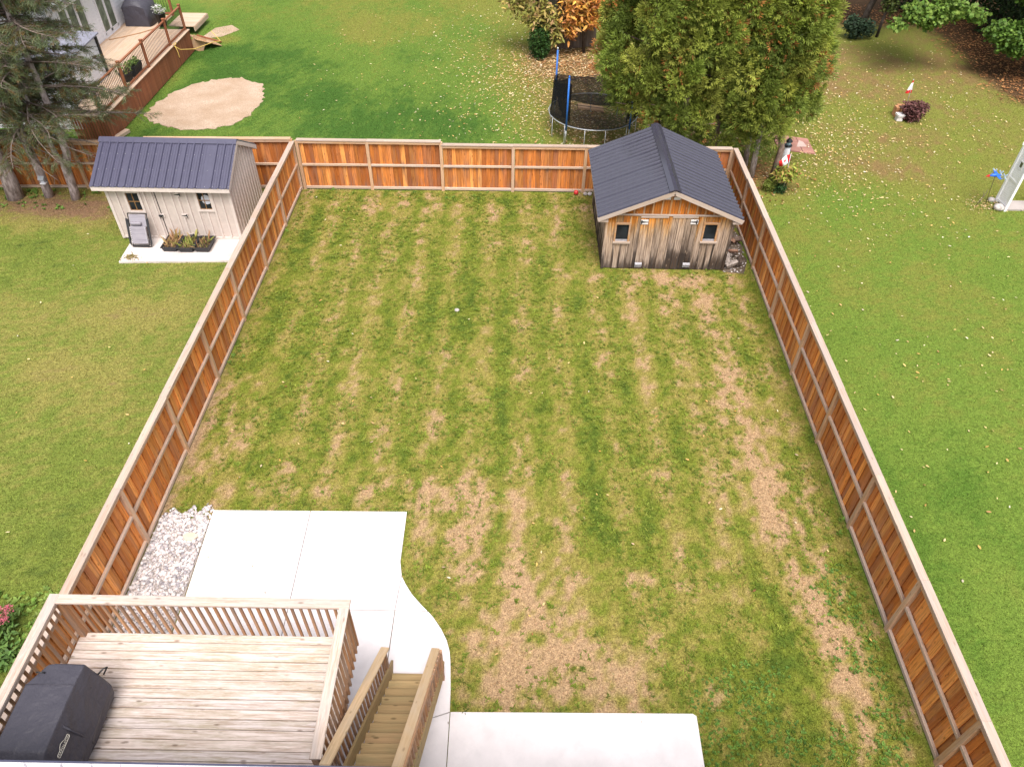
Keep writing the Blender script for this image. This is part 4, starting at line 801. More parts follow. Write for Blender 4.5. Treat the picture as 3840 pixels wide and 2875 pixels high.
def sheet(nm, t0, t1, o, x0=-11.96, x1=-11.46, bulge=.0):
    m = MB(); m.loft([[Vector(lean(x0, t, o)), Vector(lean((x0 + x1) / 2, t, o + bulge)), Vector(lean(x1, t, o)), Vector(lean(x1, t, o - .02)), Vector(lean(x0, t, o - .02))] for t in np.linspace(t0, t1, 6)]); m.build(nm, FAB, ch)
sheet('back_sling', .62, .97, .02); sheet('seat_sling', .16, .66, .11, bulge=.015)
m = MB(); m.tube([lean(-11.93, .74, .07), lean(-11.9, .74, .075), lean(-11.62, .74, .075), lean(-11.59, .74, .07)], [.03, .055, .055, .03], 10); m.build('head_pillow', FAB, ch)
m = MB()
for k in range(8):
    for x in (-11.965, -11.455): m.tube([lean(x, .2 + .06 * k, .125), lean(x + (.04 if x < -11.7 else -.04), .21 + .06 * k, .13)], .007, 5)
m.build('lacing', plain('white_cord', (.6, .58, .6), .7), ch)
# planter trays
TR = [((-11.02, 19.36), (-10.53, 19.29), (-10.15, 20.02), (-10.66, 20.04), 'left planter tray of dry reddish stems', [(.42, .24, .13), (.36, .2, .1), (.3, .24, .08)]), ((-10.5, 19.31), (-10.02, 19.31), (-9.88, 20.0), (-10.12, 20.02), 'middle planter tray with low green growth', [(.22, .27, .05), (.3, .32, .08), (.36, .24, .1)]), ((-9.99, 19.34), (-9.52, 19.34), (-9.5, 20.0), (-9.86, 20.0), 'right planter tray showing dark soil', [(.2, .24, .05), (.34, .22, .1)])]
TR = [((-11.0, 19.3), .47, 'left planter tray, full of dry reddish stems', [(.42, .24, .13), (.36, .2, .1), (.3, .24, .08)], 190), ((-10.49, 19.28), .47, 'middle planter tray, with low green growth', [(.22, .27, .05), (.3, .32, .08), (.36, .24, .1)], 170), ((-9.98, 19.3), .47, 'right planter tray, showing dark soil between the stems', [(.2, .24, .05), (.34, .22, .1), (.4, .2, .12)], 90)]
for (x, y), wd_, lab, pal, nn in TR:
    t = thing('planter_tray', lab + ' on the concrete pad', 'planter', (x + wd_ / 2, y + .36, .056), 'planter trays in front of the cream shed')
    a_, b_, c_, d_ = x, x + wd_, y, y + .70; m = MB(); zz = .056; rim = []
    outer = lambda o, z: [(a_ - o, c_ - o, z), (b_ + o, c_ - o, z), (b_ + o, d_ + o, z), (a_ - o, d_ + o, z)]
    m.loft([outer(-.05, zz), outer(-.01, zz + .15), outer(.015, zz + .15), outer(.015, zz + .175), outer(-.025, zz + .175), outer(-.04, zz + .10)]); m.build('tray', BLACKP, t)
    MB().b2(a_ + .045, b_ - .045, c_ + .045, d_ - .045, zz + .08, zz + .13).build('soil', SOIL, t)
    px_ = rng.uniform(a_ + .06, b_ - .06, nn); py_ = rng.uniform(c_ + .05, d_ - .05, nn); th = rng.uniform(0, 6.28, nn); el = rng.uniform(.5, 1.5, nn)
    ax = np.stack([np.cos(th) * np.cos(el), np.sin(th) * np.cos(el), np.sin(el)], 1); tv = [(0, 0, 0), (.3, .07, 0), (.45, -.06, .05), (.7, .06, -.05), (1, 0, 0), (.6, -.02, 0)]; tf = [(0, 1, 5), (0, 5, 2), (1, 3, 5), (5, 3, 4)]
    obj('plants', scatter('plants', tv, tf, np.stack([px_, py_, np.full(nn, zz + .12)], 1) - np.array(t.location), ax, rdir(nn), np.where(rng.random(nn) < .12, .36, .13) * rng.uniform(.6, 1.2, nn), pick(nn, pal), LEAF), t)
nn = 130; px_, py_ = cloud(-11.85, 19.0, .13, .07, nn); tag(obj('dead_plant', scatter('dead_plant', [(0, 0, 0), (.5, .2, 0), (1, 0, 0), (.5, -.2, 0)], [(0, 1, 2), (0, 2, 3)], np.stack([px_, py_, .06 + .03 * rng.random(nn)], 1), rdir(nn) * (1, 1, .3), rdir(nn) + (0, 0, 1), .09 * rng.uniform(.5, 1.3, nn), pick(nn, [(.25, .2, .06), (.34, .24, .12), (.18, .16, .05)]), LITTER)), 'clump of pulled dried weeds lying on the concrete pad', 'plant')

# ------------------------------------------------------------------ small things along the back fence
def ball(name, c, r, mat, label, cat, sq=1, group=None, seg=12):
    m = MB(); jit = [random.uniform(.88, 1.1) for _ in range(seg)] if sq != 1 else [1] * seg
    m.loft([[(c[0] + math.cos(2 * math.pi * k / seg) * r * math.sin(t) * jit[k], c[1] + math.sin(2 * math.pi * k / seg) * r * math.sin(t) * jit[k], c[2] + r * sq * (1 - math.cos(t))) for k in range(seg)] for t in np.linspace(.06, math.pi - .06, 9)], True)
    return tag(m.build(name, mat, None, c), label, cat, group)
ball('ball', (2.14, 23.44, 0), .085, RED, 'small red ball at the foot of the back fence', 'ball')
ball('stone', (2.47, 23.42, -.01), .08, STONE, 'left one of two small stones at the back fence by the shed', 'stone', .75); ball('stone', (2.63, 23.42, -.01), .085, STONEP, 'right one of two small stones at the back fence by the shed', 'stone', .75)
ball('stone', (-1.62, 16.7, -.02), .07, STONE, 'reddish brown stone lying in the dark green tuft mid yard', 'stone', .6)

# ------------------------------------------------------------------ trees
CED_T = []
for k, (an, ln) in enumerate([(-.95, .6), (-.48, .88), (0, 1.0), (.48, .88), (.95, .6)]):
    dx, dy = math.cos(an), math.sin(an); CED_T.append([(.12 * dx, .12 * dy, 0), (ln * .6 * dx - .075 * dy, ln * .6 * dy + .075 * dx, .04 * (-1) ** k), (ln * dx, ln * dy, -.1), (ln * .6 * dx + .075 * dy, ln * .6 * dy - .075 * dx, .04 * (-1) ** k)])
ctv = [p for q in CED_T for p in q]; ctf = [t for k in range(len(CED_T)) for t in ((4 * k, 4 * k + 1, 4 * k + 2), (4 * k, 4 * k + 2, 4 * k + 3))]; ctip = [s for _ in CED_T for s in (.55, 1, 1.35, 1)]  # frond ends lighter: new growth, and lit tips painted into the colour
def crown_pts(cx, cy, R, z0, z1, n, lx=0, ly=0, zmax=None, lump=.28, seed=0):
    t = rng.random(n) ** .8; th = rng.uniform(0, 2 * math.pi, n)
    pr_ = np.minimum(1, (t / .16) ** .6) * (1 - t) ** .55 * 1.12
    lu = 1 + lump * 2 * (fbm(th * 2.2 + seed * 7.7, t * (z1 - z0) * 1.1 + seed, 1, seed, 3) - .5)
    depth = 1 - rng.random(n) ** 2.2 * .5
    r = R * pr_ * lu * depth; z = z0 + t * (z1 - z0)
    x = cx + lx * t + r * np.cos(th); y = cy + ly * t + r * np.sin(th)
    out = np.stack([np.cos(th), np.sin(th), .25 * np.ones(n)], 1)
    return np.stack([x, y, z], 1), out, depth
def trunk(root, pts, rad, mat, name='trunk', n=9): return MB().tube(pts, rad, n).build(name, mat, root)
def cedar(base, label, cx, cy, R, z0, z1, n, lx, seed, bm=BARKB, tr=.12):
    root = thing('cedar_tree', label, 'tree', (*base, 0), 'cedars behind the back fence')
    b = Vector((*base, 0)); trunk(root, [b - Vector((0, 0, .1)), b + Vector((random.uniform(-.1, .15), .05, 1.2)), Vector((cx, cy, 3.0)), Vector((cx + lx * .6, cy, z1 * .75))], [tr * 1.25, tr, tr * .8, tr * .3], bm)
    for k in range(10):
        th = random.uniform(0, 6.28); zz = z0 + .3 + (z1 - z0) * .7 * random.random(); l_ = R * .8 * (1 - (zz - z0) / (z1 - z0)) + .3
        trunk(root, [(cx, cy, zz - .3), (cx + math.cos(th) * l_ * .6, cy + math.sin(th) * l_ * .6, zz - .1), (cx + math.cos(th) * l_, cy + math.sin(th) * l_, zz + .15)], [.035, .02, .008], bm, 'limb', 5)
    nc = int(n / 72); p, o, dep = crown_pts(cx, cy, R - .22, z0, z1, nc, lx, 0, seed=seed, lump=.4)
    q = 105; cr_ = rng.uniform(.28, .62, nc); d = rdir(nc * q) + np.repeat(o, q, 0) * .55; d[:, 2] += .25; d = norm(d)
    pp = np.repeat(p, q, 0) + d * (np.repeat(cr_, q) * rng.random(nc * q) ** .45)[:, None] * np.array([1, 1, 1.15]); n = nc * q
    ax = d + np.repeat(o, q, 0) * .4 + rng.normal(0, .35, (n, 3)) + np.array([0, 0, .1]); nr = rng.normal(0, .55, (n, 3)) + d * .7 + np.array([0, -.3, .6])
    c = np.repeat(pick(nc, [(.21, .25, .036), (.27, .285, .05), (.15, .20, .03), (.195, .24, .04), (.12, .165, .03)], .14), q, 0) * (1 + .14 * rng.normal(size=(n, 1))).clip(.6, 1.5)
    rust = (np.repeat(rng.random(nc) < .10, q) & (rng.random(n) < .4)) | (rng.random(n) < .012); c[rust] = pick(int(rust.sum()), [(.42, .15, .04), (.46, .2, .06), (.34, .14, .05)])
    obj('crown', scatter('crown', ctv, ctf, pp - np.array([*base, 0]), ax, nr, .21 * rng.uniform(.65, 1.3, n), c, LEAF, ctip), root)
cedar((5.2, 26.1), 'tall cedar at the left end of the row, overhanging the trampoline', 4.55, 26.2, 1.75, 2.1, 9.2, 13000, 0, 1)
cedar((6.1, 25.5), 'tall cedar behind the ridge of the charcoal roof', 5.9, 25.5, 1.5, 1.3, 9.2, 12000, .1, 2)
cedar((7.3, 25.8), 'tall cedar behind the right slope of the charcoal roof', 7.25, 25.9, 1.6, .8, 9.6, 12500, 0, 3)
cedar((8.64, 24.88), 'cedar with a bare leaning grey trunk just outside the fence corner', 8.65, 25.3, 1.35, 1.25, 8.6, 11500, .1, 4, BARKG, .1)
cedar((9.36, 24.73), 'cedar with a brown trunk beside the garden flag', 9.25, 25.9, 1.5, 1.75, 8.6, 13000, -.25, 5, BARKB, .11)
cedar((8.62, 25.8), 'cedar behind the grey leaning trunk', 8.3, 27.2, 1.8, 1.4, 9.8, 4000, 0, 6, BARKG, .09)
cedar((6.2, 27.6), 'rear cedar standing behind the row above the shed', 6.0, 27.6, 1.9, 1.6, 10, 4500, 0, 7)

def lean_leaf(name, p, s, pal, root, mat=LEAF, tv=None, tf=None, nrmup=.8, droop=0.0, base=(0, 0, 0), var=.16):
    n = len(p); tv = tv or [(0, 0, 0), (.35, -.3, .05), (1, 0, -.08), (.35, .3, .05)]; tf = tf or [(0, 1, 2), (0, 2, 3)]
    ax = rng.normal(0, 1, (n, 3)) * (1, 1, .5) + np.array([0, 0, -droop]); nr = rng.normal(0, .6, (n, 3)) + np.array([0, -.2, nrmup])
    return obj(name, scatter(name, tv, tf, p - np.array(base), ax, nr, s * rng.uniform(.6, 1.3, n), pick(n, pal, var).clip(.004, .85), mat), root)
def blob(c, r, n, shell=.5):
    d = rdir(n); k = rng.random(n) ** shell; lum = 1 + .5 * (fbm(d[:, 0] * 2 + 5 + c[0], d[:, 1] * 2 + d[:, 2] * 2 + c[1], .8, 3) - .5)
    return np.array(c) + d * np.array(r) * (k * lum)[:, None]
# spruces on the left
NTV = []; NTF = []
for k in range(9):
    a_ = k * 2.4; x0_ = .05 + .1 * k; dx, dy, dz = .42, .28 * math.cos(a_), .28 * math.sin(a_); b = len(NTV)
    NTV += [(x0_, .03 * math.sin(a_), -.03 * math.cos(a_)), (x0_, -.03 * math.sin(a_), .03 * math.cos(a_)), (x0_ + dx * .55, dy, dz)]; NTF.append((b, b + 1, b + 2))
NTIP = [.5, .5, 1.35] * 9  # needle bases darkened, ends lightened: lit tips painted into the colour
def spruce(base, label, stems, z0, z1, Lmax, nbr, seed, dead):
    root = thing('spruce_tree', label, 'tree', (*base, 0), 'spruces at the left fence'); rs = random.Random(seed)
    for pts, rad in stems: trunk(root, pts, rad, BARKG, 'trunk', 10)
    fp = []; fa = []; fc = []; tw = MB(); br = MB()
    for k in range(nbr):
        pts, rad = stems[k % len(stems)]; t = rs.random() ** 1.0; zz = z0 + (z1 - z0) * t
        P = Vector(pts[-1])
        for a_, b_ in zip(pts[:-1], pts[1:]):
            if a_[2] <= zz <= b_[2]: P = Vector(a_).lerp(Vector(b_), (zz - a_[2]) / (b_[2] - a_[2]))
        P.z = zz; th = rs.uniform(0, 6.28); L = Lmax * (1 - .62 * (zz - 2) / 8) * rs.uniform(.6, 1.05); L = max(L, .6)
        el = rs.uniform(-.15, .3); Q = []
        for j in range(7):
            u = j / 6; Q.append(P + Vector((math.cos(th + .15 * math.sin(3 * u + k)) * L * u, math.sin(th + .15 * math.sin(3 * u + k)) * L * u, L * (u * math.tan(el) - .28 * u * u + .08 * u ** 4))))
        br.tube(Q, [.028 * (1 - .85 * j / 6) + .004 for j in range(7)], 5)
        isdead = zz < dead + rs.uniform(-.5, .6)
        for j in range(36 if not isdead else 14):
            u = rs.uniform(.18, 1); i_ = min(5, int(u * 6)); q = Q[i_].lerp(Q[i_ + 1], u * 6 - i_); d_ = (Q[i_ + 1] - Q[i_]).normalized(); s_ = Vector((-d_.y, d_.x, 0)).normalized() * rs.choice((-1, 1))
            l_ = rs.uniform(.25, .75) * (1.15 - .6 * u); e_ = q + (d_ * .7 + s_ * .8 + Vector((0, 0, rs.uniform(-.5, .1)))).normalized() * l_
            tw.tube([q, (q + e_) / 2 + Vector((0, 0, .03)), e_], [.007, .005, .003], 3, cap=False)
            if not isdead or rs.random() < .12:
                m_ = int(3 + l_ * 13)
                for r_ in range(m_):
                    w_ = (r_ + .5) / m_; fp.append(q.lerp(e_, w_ * .9 + .1) + Vector((rs.uniform(-.03, .03), rs.uniform(-.03, .03), rs.uniform(-.04, .02)))); fa.append((e_ - q).normalized() + Vector((rs.uniform(-.5, .5), rs.uniform(-.5, .5), rs.uniform(-.4, .3)))); fc.append(w_ * .6 + u * .6)
        if not isdead:
            for r_ in range(10): u = .45 + .55 * r_ / 10; i_ = min(5, int(u * 6)); fp.append(Q[i_].lerp(Q[i_ + 1], u * 6 - i_)); fa.append(Q[i_ + 1] - Q[i_] + Vector((rs.uniform(-.3, .3), rs.uniform(-.3, .3), rs.uniform(-.2, .2)))); fc.append(1)
    br.build('branches', TWIG, root)['kind'] = 'stuff'; tw.build('twigs', TWIG, root)['kind'] = 'stuff'
    fp = np.array([tuple(q) for q in fp]); fa = np.array([tuple(q) for q in fa]); fc = np.array(fc)[:, None]; n = len(fp)
    c = pick(n, [(.13, .175, .075), (.17, .21, .11), (.11, .14, .045), (.21, .245, .14)], .15); old = pick(n, [(.20, .125, .045), (.16, .11, .035), (.24, .15, .06), (.13, .12, .04)], .15)
    k = (rng.random((n, 1)) + fc * .5 > .66); c = np.where(k, c, old)
    obj('foliage', scatter('foliage', NTV, NTF, fp - np.array([*base, 0]), fa, rdir(n), .21 * rng.uniform(.7, 1.3, n), c, LEAF, NTIP), root)
spruce((-15.14, 22.57), 'spruce with a forked pale trunk nearest the cream shed', [([(-15.16, 22.57, -.1), (-15.10, 22.57, .4), (-15.04, 22.57, 1.16), (-14.80, 22.57, 1.67), (-14.78, 22.6, 2.63), (-14.79, 22.65, 3.39), (-14.85, 22.7, 6), (-14.9, 22.7, 9.5)], [.17, .145, .15, .125, .105, .1, .07, .02]),
        ([(-15.05, 22.57, 1.1), (-15.18, 22.57, 1.6), (-15.22, 22.55, 2.4), (-15.3, 22.55, 3.2), (-15.5, 22.5, 6), (-15.6, 22.5, 8.8)], [.1, .085, .07, .065, .045, .015])], 2.1, 9.2, 3.6, 92, 3, 2.9)
spruce((-16.12, 22.69), 'middle spruce trunk with a small bird feeder', [([(-16.14, 22.69, -.1), (-16.10, 22.69, .5), (-16.07, 22.69, .95), (-16.09, 22.69, 2.03), (-16.11, 22.72, 2.8), (-16.15, 22.8, 6), (-16.1, 22.8, 9)], [.17, .14, .14, .13, .12, .07, .02])], 2.3, 9, 3.3, 74, 5, 2.6)
spruce((-17.22, 22.57), 'thickest spruce trunk at the left edge of the photo', [([(-17.24, 22.57, -.1), (-17.16, 22.57, .7), (-17.18, 22.57, 1.4), (-17.25, 22.6, 3), (-17.3, 22.7, 6), (-17.3, 22.7, 9.5)], [.3, .25, .23, .19, .11, .02])], 1.3, 9.3, 3.2, 80, 8, 1.5)
m = MB(); m.tube([(-17.2, 22.4, 1.02), (-17.26, 22.28, 1.08)], [.12, .11], 9); o = m.build('branch_stub', plain('cut_wood', (.5, .42, .33), .8), bpy.data.objects['spruce_tree.002'])
fd = thing('bird_feeder', 'small white and grey bird feeder fixed on the middle spruce trunk', 'bird feeder', (-15.98, 22.5, .62))
MB().b2(-16.06, -15.88, 22.40, 22.56, .60, .63).build('tray', WHITE, fd); MB().b2(-16.03, -15.91, 22.44, 22.55, .635, .78).build('box', WHITEG, fd); m = MB(); m.loft([[(x, 22.38, .77), (x, 22.49, .87), (x, 22.59, .77), (x, 22.49, .83)] for x in (-16.07, -15.87)]); m.build('roof', plain('grey_tin', (.28, .29, .31), .5), fd)

# orange and olive trees in front of the old barn shed
def leafy(name, label, base, blobs, pal, s, bm, trk, cat='tree', tv=None, tf=None, droop=.4):
    root = thing(name, label, cat, (*base, 0)); 
    for pts, rad in trk: trunk(root, pts, rad, bm, 'trunk', 7)
    p = np.concatenate([blob(c, r, n) for c, r, n in blobs]); lean_leaf('crown', p, s, pal, root, tv=tv, tf=tf, droop=droop, base=(*base, 0)); return root
LTV = [(0, 0, 0), (.25, -.16, .02), (.6, -.14, .0), (1, 0, -.1), (.6, .14, 0), (.25, .16, .02)]; LTF = [(0, 1, 5), (1, 2, 5), (2, 4, 5), (2, 3, 4)]
leafy('autumn_tree', 'orange leaved tree in front of the old dark shed', (3.2, 37.2), [((2.55, 36.9, 1.9), (.8, .7, .9), 420), ((3.5, 37.0, 1.9), (.75, .7, .8), 420), ((2.9, 36.8, 2.9), (1.2, .8, .7), 520), ((3.9, 37.4, 2.9), (.8, .7, .7), 300), ((2.5, 36.8, 1.2), (.4, .4, .5), 110), ((3.2, 37, 4.3), (1.5, 1.2, 1.0), 500)], [(.62, .27, .06), (.66, .34, .07), (.55, .2, .06), (.7, .42, .08), (.5, .22, .1), (.45, .3, .08)], .30, BARKD, [([(3.2, 37.2, 0), (3.1, 37.1, 1.5), (3.0, 37, 4)], [.09, .07, .03])], tv=LTV, tf=LTF)
leafy('autumn_tree', 'olive and yellow tree left of the orange tree', (1.3, 37.0), [((.9, 36.8, 1.9), (.8, .7, .8), 620), ((-.1, 37.0, 2.3), (.7, .6, .7), 330), ((1.5, 36.7, 1.6), (.6, .5, .8), 380), ((.6, 37, 3.0), (1.2, .8, .7), 520), ((1.7, 36.6, .95), (.35, .35, .45), 150), ((.3, 37, 4.4), (1.3, 1.1, .9), 400)], [(.2, .19, .04), (.28, .24, .06), (.15, .16, .035), (.45, .33, .09), (.5, .3, .15), (.24, .25, .05)], .26, BARKD, [([(1.3, 37.0, 0), (1.0, 36.95, 1.4), (.7, 36.9, 3.8)], [.08, .06, .03])], tv=LTV, tf=LTF)
root = thing('round_bush', 'dark green clipped bush left of the old dark shed', 'bush', (1.06, 36.4, 0))
p = blob((1.06, 36.45, .75), (.52, .5, .78), 2600, .25); p = p[p[:, 2] > .02]; lean_leaf('foliage', p, .11, [(.03, .075, .015), (.045, .1, .02), (.022, .055, .012)], root, base=(1.06, 36.4, 0)); trunk(root, [(1.06, 36.45, -.05), (1.06, 36.45, .9)], [.06, .03], BARKD)
ob = thing('old_shed', 'dark weathered shed half hidden behind the orange tree', 'shed', (2.9, 38.6, 0))
WDARK = wood('dark_shed_wood', [(.12, .085, .065), (.15, .11, .085), (.10, .075, .06)], (.05, .035, .028), (.2, .17, .15), .5, knots=0)
ca, cb = Vector((1.85, 37.5, 0)), Vector((3.9, 38.2, 0)); d = (cb - ca).normalized(); nb_ = Vector((-d.y, d.x, 0))
for k in range(12): plank('board', ca + d * (.175 * k + .09) + Vector((0, 0, .02)), ca + d * (.175 * k + .09) + Vector((0, 0, 2.35)), .17, .022, WDARK, ob, (d.y, -d.x, 0))
for k in range(11): plank('board', ca + nb_ * (.18 * k + .1) + Vector((0, 0, .02)), ca + nb_ * (.18 * k + .1) + Vector((0, 0, 2.35)), .175, .022, WDARK, ob, (-d.x, -d.y, 0))
m = MB(); a_, b_, c_, e_ = ca - d * .25 - nb_ * .25, ca + d * 2.4 - nb_ * .25, ca + d * 2.4 + nb_ * 2.3, ca - d * .25 + nb_ * 2.3; m.loft([[q + Vector((0, 0, z + (.5 if i in (2, 3) else 0))) for i, q in enumerate((a_, b_, c_, e_))] for z in (2.36, 2.44)]); m.build('roof', plain('grey_board_roof', (.2, .19, .2), .8, .1, var=.25), ob)

# trees at the top right
MTV = [(0, 0, 0), (.2, -.4, .03), (.45, -.2, .02), (.6, -.45, -.02), (1, 0, -.1), (.6, .45, -.02), (.45, .2, .02), (.2, .4, .03)]; MTF = [(0, 1, 2), (0, 2, 6), (0, 6, 7), (2, 3, 4), (2, 4, 6), (6, 4, 5)]
MGR = [(.09, .165, .025), (.13, .21, .036), (.06, .12, .018), (.155, .225, .04)]
leafy('maple_tree', 'green maple whose branches droop over the leaf litter at the top right', (21.6, 43.2), [((16.95, 35.0, 2.25), (.45, .4, .22), 165), ((17.6, 35.1, 2.75), (.7, .6, .5), 495), ((18.3, 35.2, 2.55), (.7, .6, .5), 495), ((19.1, 35.4, 2.85), (.9, .8, .55), 720), ((20.1, 35.3, 2.75), (.7, .6, .3), 255), ((20.6, 35.2, 2.45), (.3, .3, .15), 60), ((18.6, 36.5, 4.0), (2.2, 1.5, .9), 1950), ((20.2, 41, 7.5), (4.5, 4, 2.6), 6300)], MGR, .18, BARKD, [([(21.6, 43.2, 0), (21.2, 42.5, 3), (20.2, 41, 6)], [.25, .2, .1]), ([(21.1, 42.3, 3.4), (18.9, 37.5, 3.6), (17.8, 35.6, 2.9), (16.9, 35.0, 2.2)], [.1, .06, .03, .012]), ([(21.1, 42.3, 3.4), (20.1, 37.5, 3.4), (20.0, 35.8, 2.9), (20.6, 35.2, 2.4)], [.09, .06, .03, .012]), ([(18.9, 37.5, 3.6), (18.9, 35.9, 3.0), (19.2, 35.2, 2.6)], [.05, .03, .012])], tv=MTV, tf=MTF)
leafy('maple_tree', 'dense green maple at the right edge of the photo, low over the lawn', (24.6, 38.2), [((21.9, 35.3, 2.0), (.75, .6, .5), 780), ((22.6, 34.9, 1.75), (1.0, .9, .75), 1950), ((23.5, 34.8, 2.1), (1.2, 1.1, 1.2), 3300), ((24.6, 35.0, 2.4), (1.3, 1.2, 1.4), 3000), ((23.4, 36.2, 3.8), (1.6, 1.5, 1.1), 2850), ((25, 38, 6.5), (3.6, 3.2, 2.6), 6750)], MGR[:3] + [(.06, .12, .018)], .165, BARKD, [([(24.6, 38.2, 0), (24.5, 37.6, 3), (24.4, 37, 6)], [.22, .17, .08])], tv=MTV, tf=MTF)
leafy('hedge', 'dark hedge behind the maples at the top right corner', (24, 43.5), [((21.8 + k * 1.5, 45.0 - .6 * k, 1.5), (1.5, 1.2, 2.4), 2200) for k in range(5)] + [((25.2 + .5 * k, 41.0 - 1.6 * k, 1.6), (1.4, 1.3, 2.4), 1700) for k in range(4)], [(.025, .05, .012), (.035, .065, .016), (.018, .035, .01)], .2, BARKD, [([(25.63, 42.05, 0), (25.6, 42, 3)], [.16, .12])], 'hedge')
leafy('leaning_tree', 'tree with a leaning dark trunk and a bush at its foot', (18.15, 41.4), [((18.6, 41.2, 2.9), (.9, .8, .7), 700), ((18.0, 41.8, 4.2), (1.7, 1.5, 1.0), 1500), ((17.2, 41.4, 2.9), (.5, .4, .25), 120)], [(.09, .12, .025), (.14, .16, .035), (.06, .09, .02)], .2, BARKD, [([(18.1, 41.4, -.1), (18.25, 41.4, 1.0), (18.6, 41.5, 2.4), (18.9, 41.6, 4.5)], [.19, .16, .14, .08])])
leafy('small_tree', 'slender dark tree right of the leaning trunk', (18.6, 40.26), [((18.75, 40.3, 1.9), (.45, .4, .9), 620), ((19.0, 40.4, 2.7), (.7, .5, .6), 520)], [(.07, .1, .02), (.11, .13, .03), (.05, .075, .016)], .17, BARKD, [([(18.6, 40.26, -.05), (18.62, 40.26, .8), (18.8, 40.3, 2.4)], [.08, .07, .03])])
leafy('dark_bush', 'dark blue green bush at the foot of the leaning trunk', (17.45, 39.9), [((17.35, 39.95, .55), (.65, .5, .5), 800), ((16.95, 40.0, .75), (.35, .35, .4), 200), ((18.0, 40.0, .5), (.35, .3, .4), 200)], [(.03, .055, .03), (.04, .07, .035), (.022, .04, .022)], .17, BARKD, [([(17.4, 39.9, 0), (17.4, 39.9, .6)], [.04, .02])], 'bush')
leafy('hedge', 'low brown and green hedge along the far top edge of the lawn', (-1, 47.4), [((-7 + 1.3 * k, 47.6 + .1 * (k % 3), .45), (.9, .6, .55), 330) for k in range(11)], [(.1, .08, .03), (.07, .08, .02), (.14, .09, .05), (.05, .05, .02)], .18, BARKD, [([(-1, 47.4, 0), (-1, 47.4, .6)], [.04, .02])], 'hedge')

# ------------------------------------------------------------------ trampoline
tr = thing('trampoline', 'round trampoline frame with blue poles and torn black net behind the back fence', 'trampoline', (3.03, 28.62, 0)); TC, TRR = Vector((3.03, 28.62, 0)), 1.76
cpt = lambda a_, z, r=TRR: TC + Vector((math.cos(a_) * r, math.sin(a_) * r, z))
MB().tube([cpt(2 * math.pi * k / 48, .8) for k in range(48)], .019, 8, True).build('ring', GALV, tr)
for a_ in np.radians([202, 228, 256, 282, 314, 340, 15, 50, 88, 120, 160]):
    f = cpt(a_, .0); t_ = cpt(a_, .79); MB().tube([t_, f + Vector((0, 0, .06)), f + Vector((.05, 0, .02))], .014, 7).build('leg', GALV, tr)
poles = [(math.radians(231), 2.62), (math.radians(146), 2.78), (math.radians(318), 2.66), (math.radians(50), 2.62)]
for a_, zt_ in poles:
    b = cpt(a_, .62, TRR + .03); t_ = cpt(a_, zt_, TRR + .03); pl = MB().tube([b, t_], .034, 9).build('pole', BLUE, tr); MB().tube([cpt(a_, .1, TRR + .03), b], .02, 7).build('pole_foot', GALV, pl); MB().tube([t_, t_ + Vector((0, 0, .05)), t_ + Vector((0, 0, .09))], [.036, .03, .012], 9).build('pole_cap', GALV if zt_ > 2.7 else BLUE, pl)
NET2 = net_mat('black_jump_netting', .36)
def netgrid(fn, nu, nv, mat=NET): 
    v = [fn(i / nu, j / nv) for j in range(nv + 1) for i in range(nu + 1)]; f = [(j * (nu + 1) + i, j * (nu + 1) + i + 1, (j + 1) * (nu + 1) + i + 1, (j + 1) * (nu + 1) + i) for j in range(nv) for i in range(nu)]; m = MB(); m.add(v, f, True); m.build('net', mat, tr)
A1, A2, A3, A4 = poles[0][0], poles[1][0], poles[2][0], poles[3][0]
netgrid(lambda u, v_: cpt(A2 + (A1 - A2) * u, .82 + v_ * (1.05 + .75 * u * u), TRR - .05 - .12 * math.sin(3.14 * u) * v_ + .06 * math.sin(u * 14)), 18, 8)
netgrid(lambda u, v_: cpt(A2 + (A1 - A2) * u, .82 + v_ * (.9 + .6 * u), TRR - .22 - .25 * math.sin(3.14 * u) * (1 - v_) + .05 * math.sin(u * 19 + 1)), 18, 8)
netgrid(lambda u, v_: cpt(A2, 0, TRR).lerp(Vector((4.0, 29.2, 0)), u) + Vector((.15 * math.sin(5 * u), -.9 * u * (1 - v_) , .95 + .9 * v_ + .22 * u - .12 * math.sin(3.1 * u))), 16, 8)
netgrid(lambda u, v_: cpt(A3 + (A4 + 2 * math.pi - A3) * u * .45, .8 + v_ * (1.15 - .3 * u), TRR - .12 - .2 * math.sin(6 * u) * (1 - v_)), 14, 8)
netgrid(lambda u, v_: cpt(2 * math.pi * u, .78 - .16 * v_, TRR * (.985 - v_ * .95)), 40, 8, NET2)
edge = MB(); edge.tube([cpt(A1 + (A3 - A1) * k / 20, .83, TRR - .015) for k in range(21)], .014, 5); edge.tube([cpt(A2, 1.86, TRR - .03), cpt(A2 + .5, 1.84, TRR - .1), Vector((3.3, 29.4, 1.95)), Vector((4.1, 29.2, 2.1))], .012, 5); edge.tube([Vector((4.15, 29.2, 2.0)), Vector((3.9, 28.7, 1.2)), Vector((3.5, 28.4, 1.0)), Vector((2.3, 28.6, 1.05))], .012, 5); edge.build('net_hem', BLACK, tr)
m = MB(); m.loft([[Vector((2.6 + .35 * k, 30.9 - .12 * k, .02)) + Vector((0, dy, dz)) for dy, dz in ((-.25, 0), (.25, 0), (.22, .06), (-.22, .06))] for k in range(4)]); tag(m.build('board_scrap', WPLY, None, (3.1, 30.7, 0)), 'brown board lying in the leaves behind the trampoline', 'board')

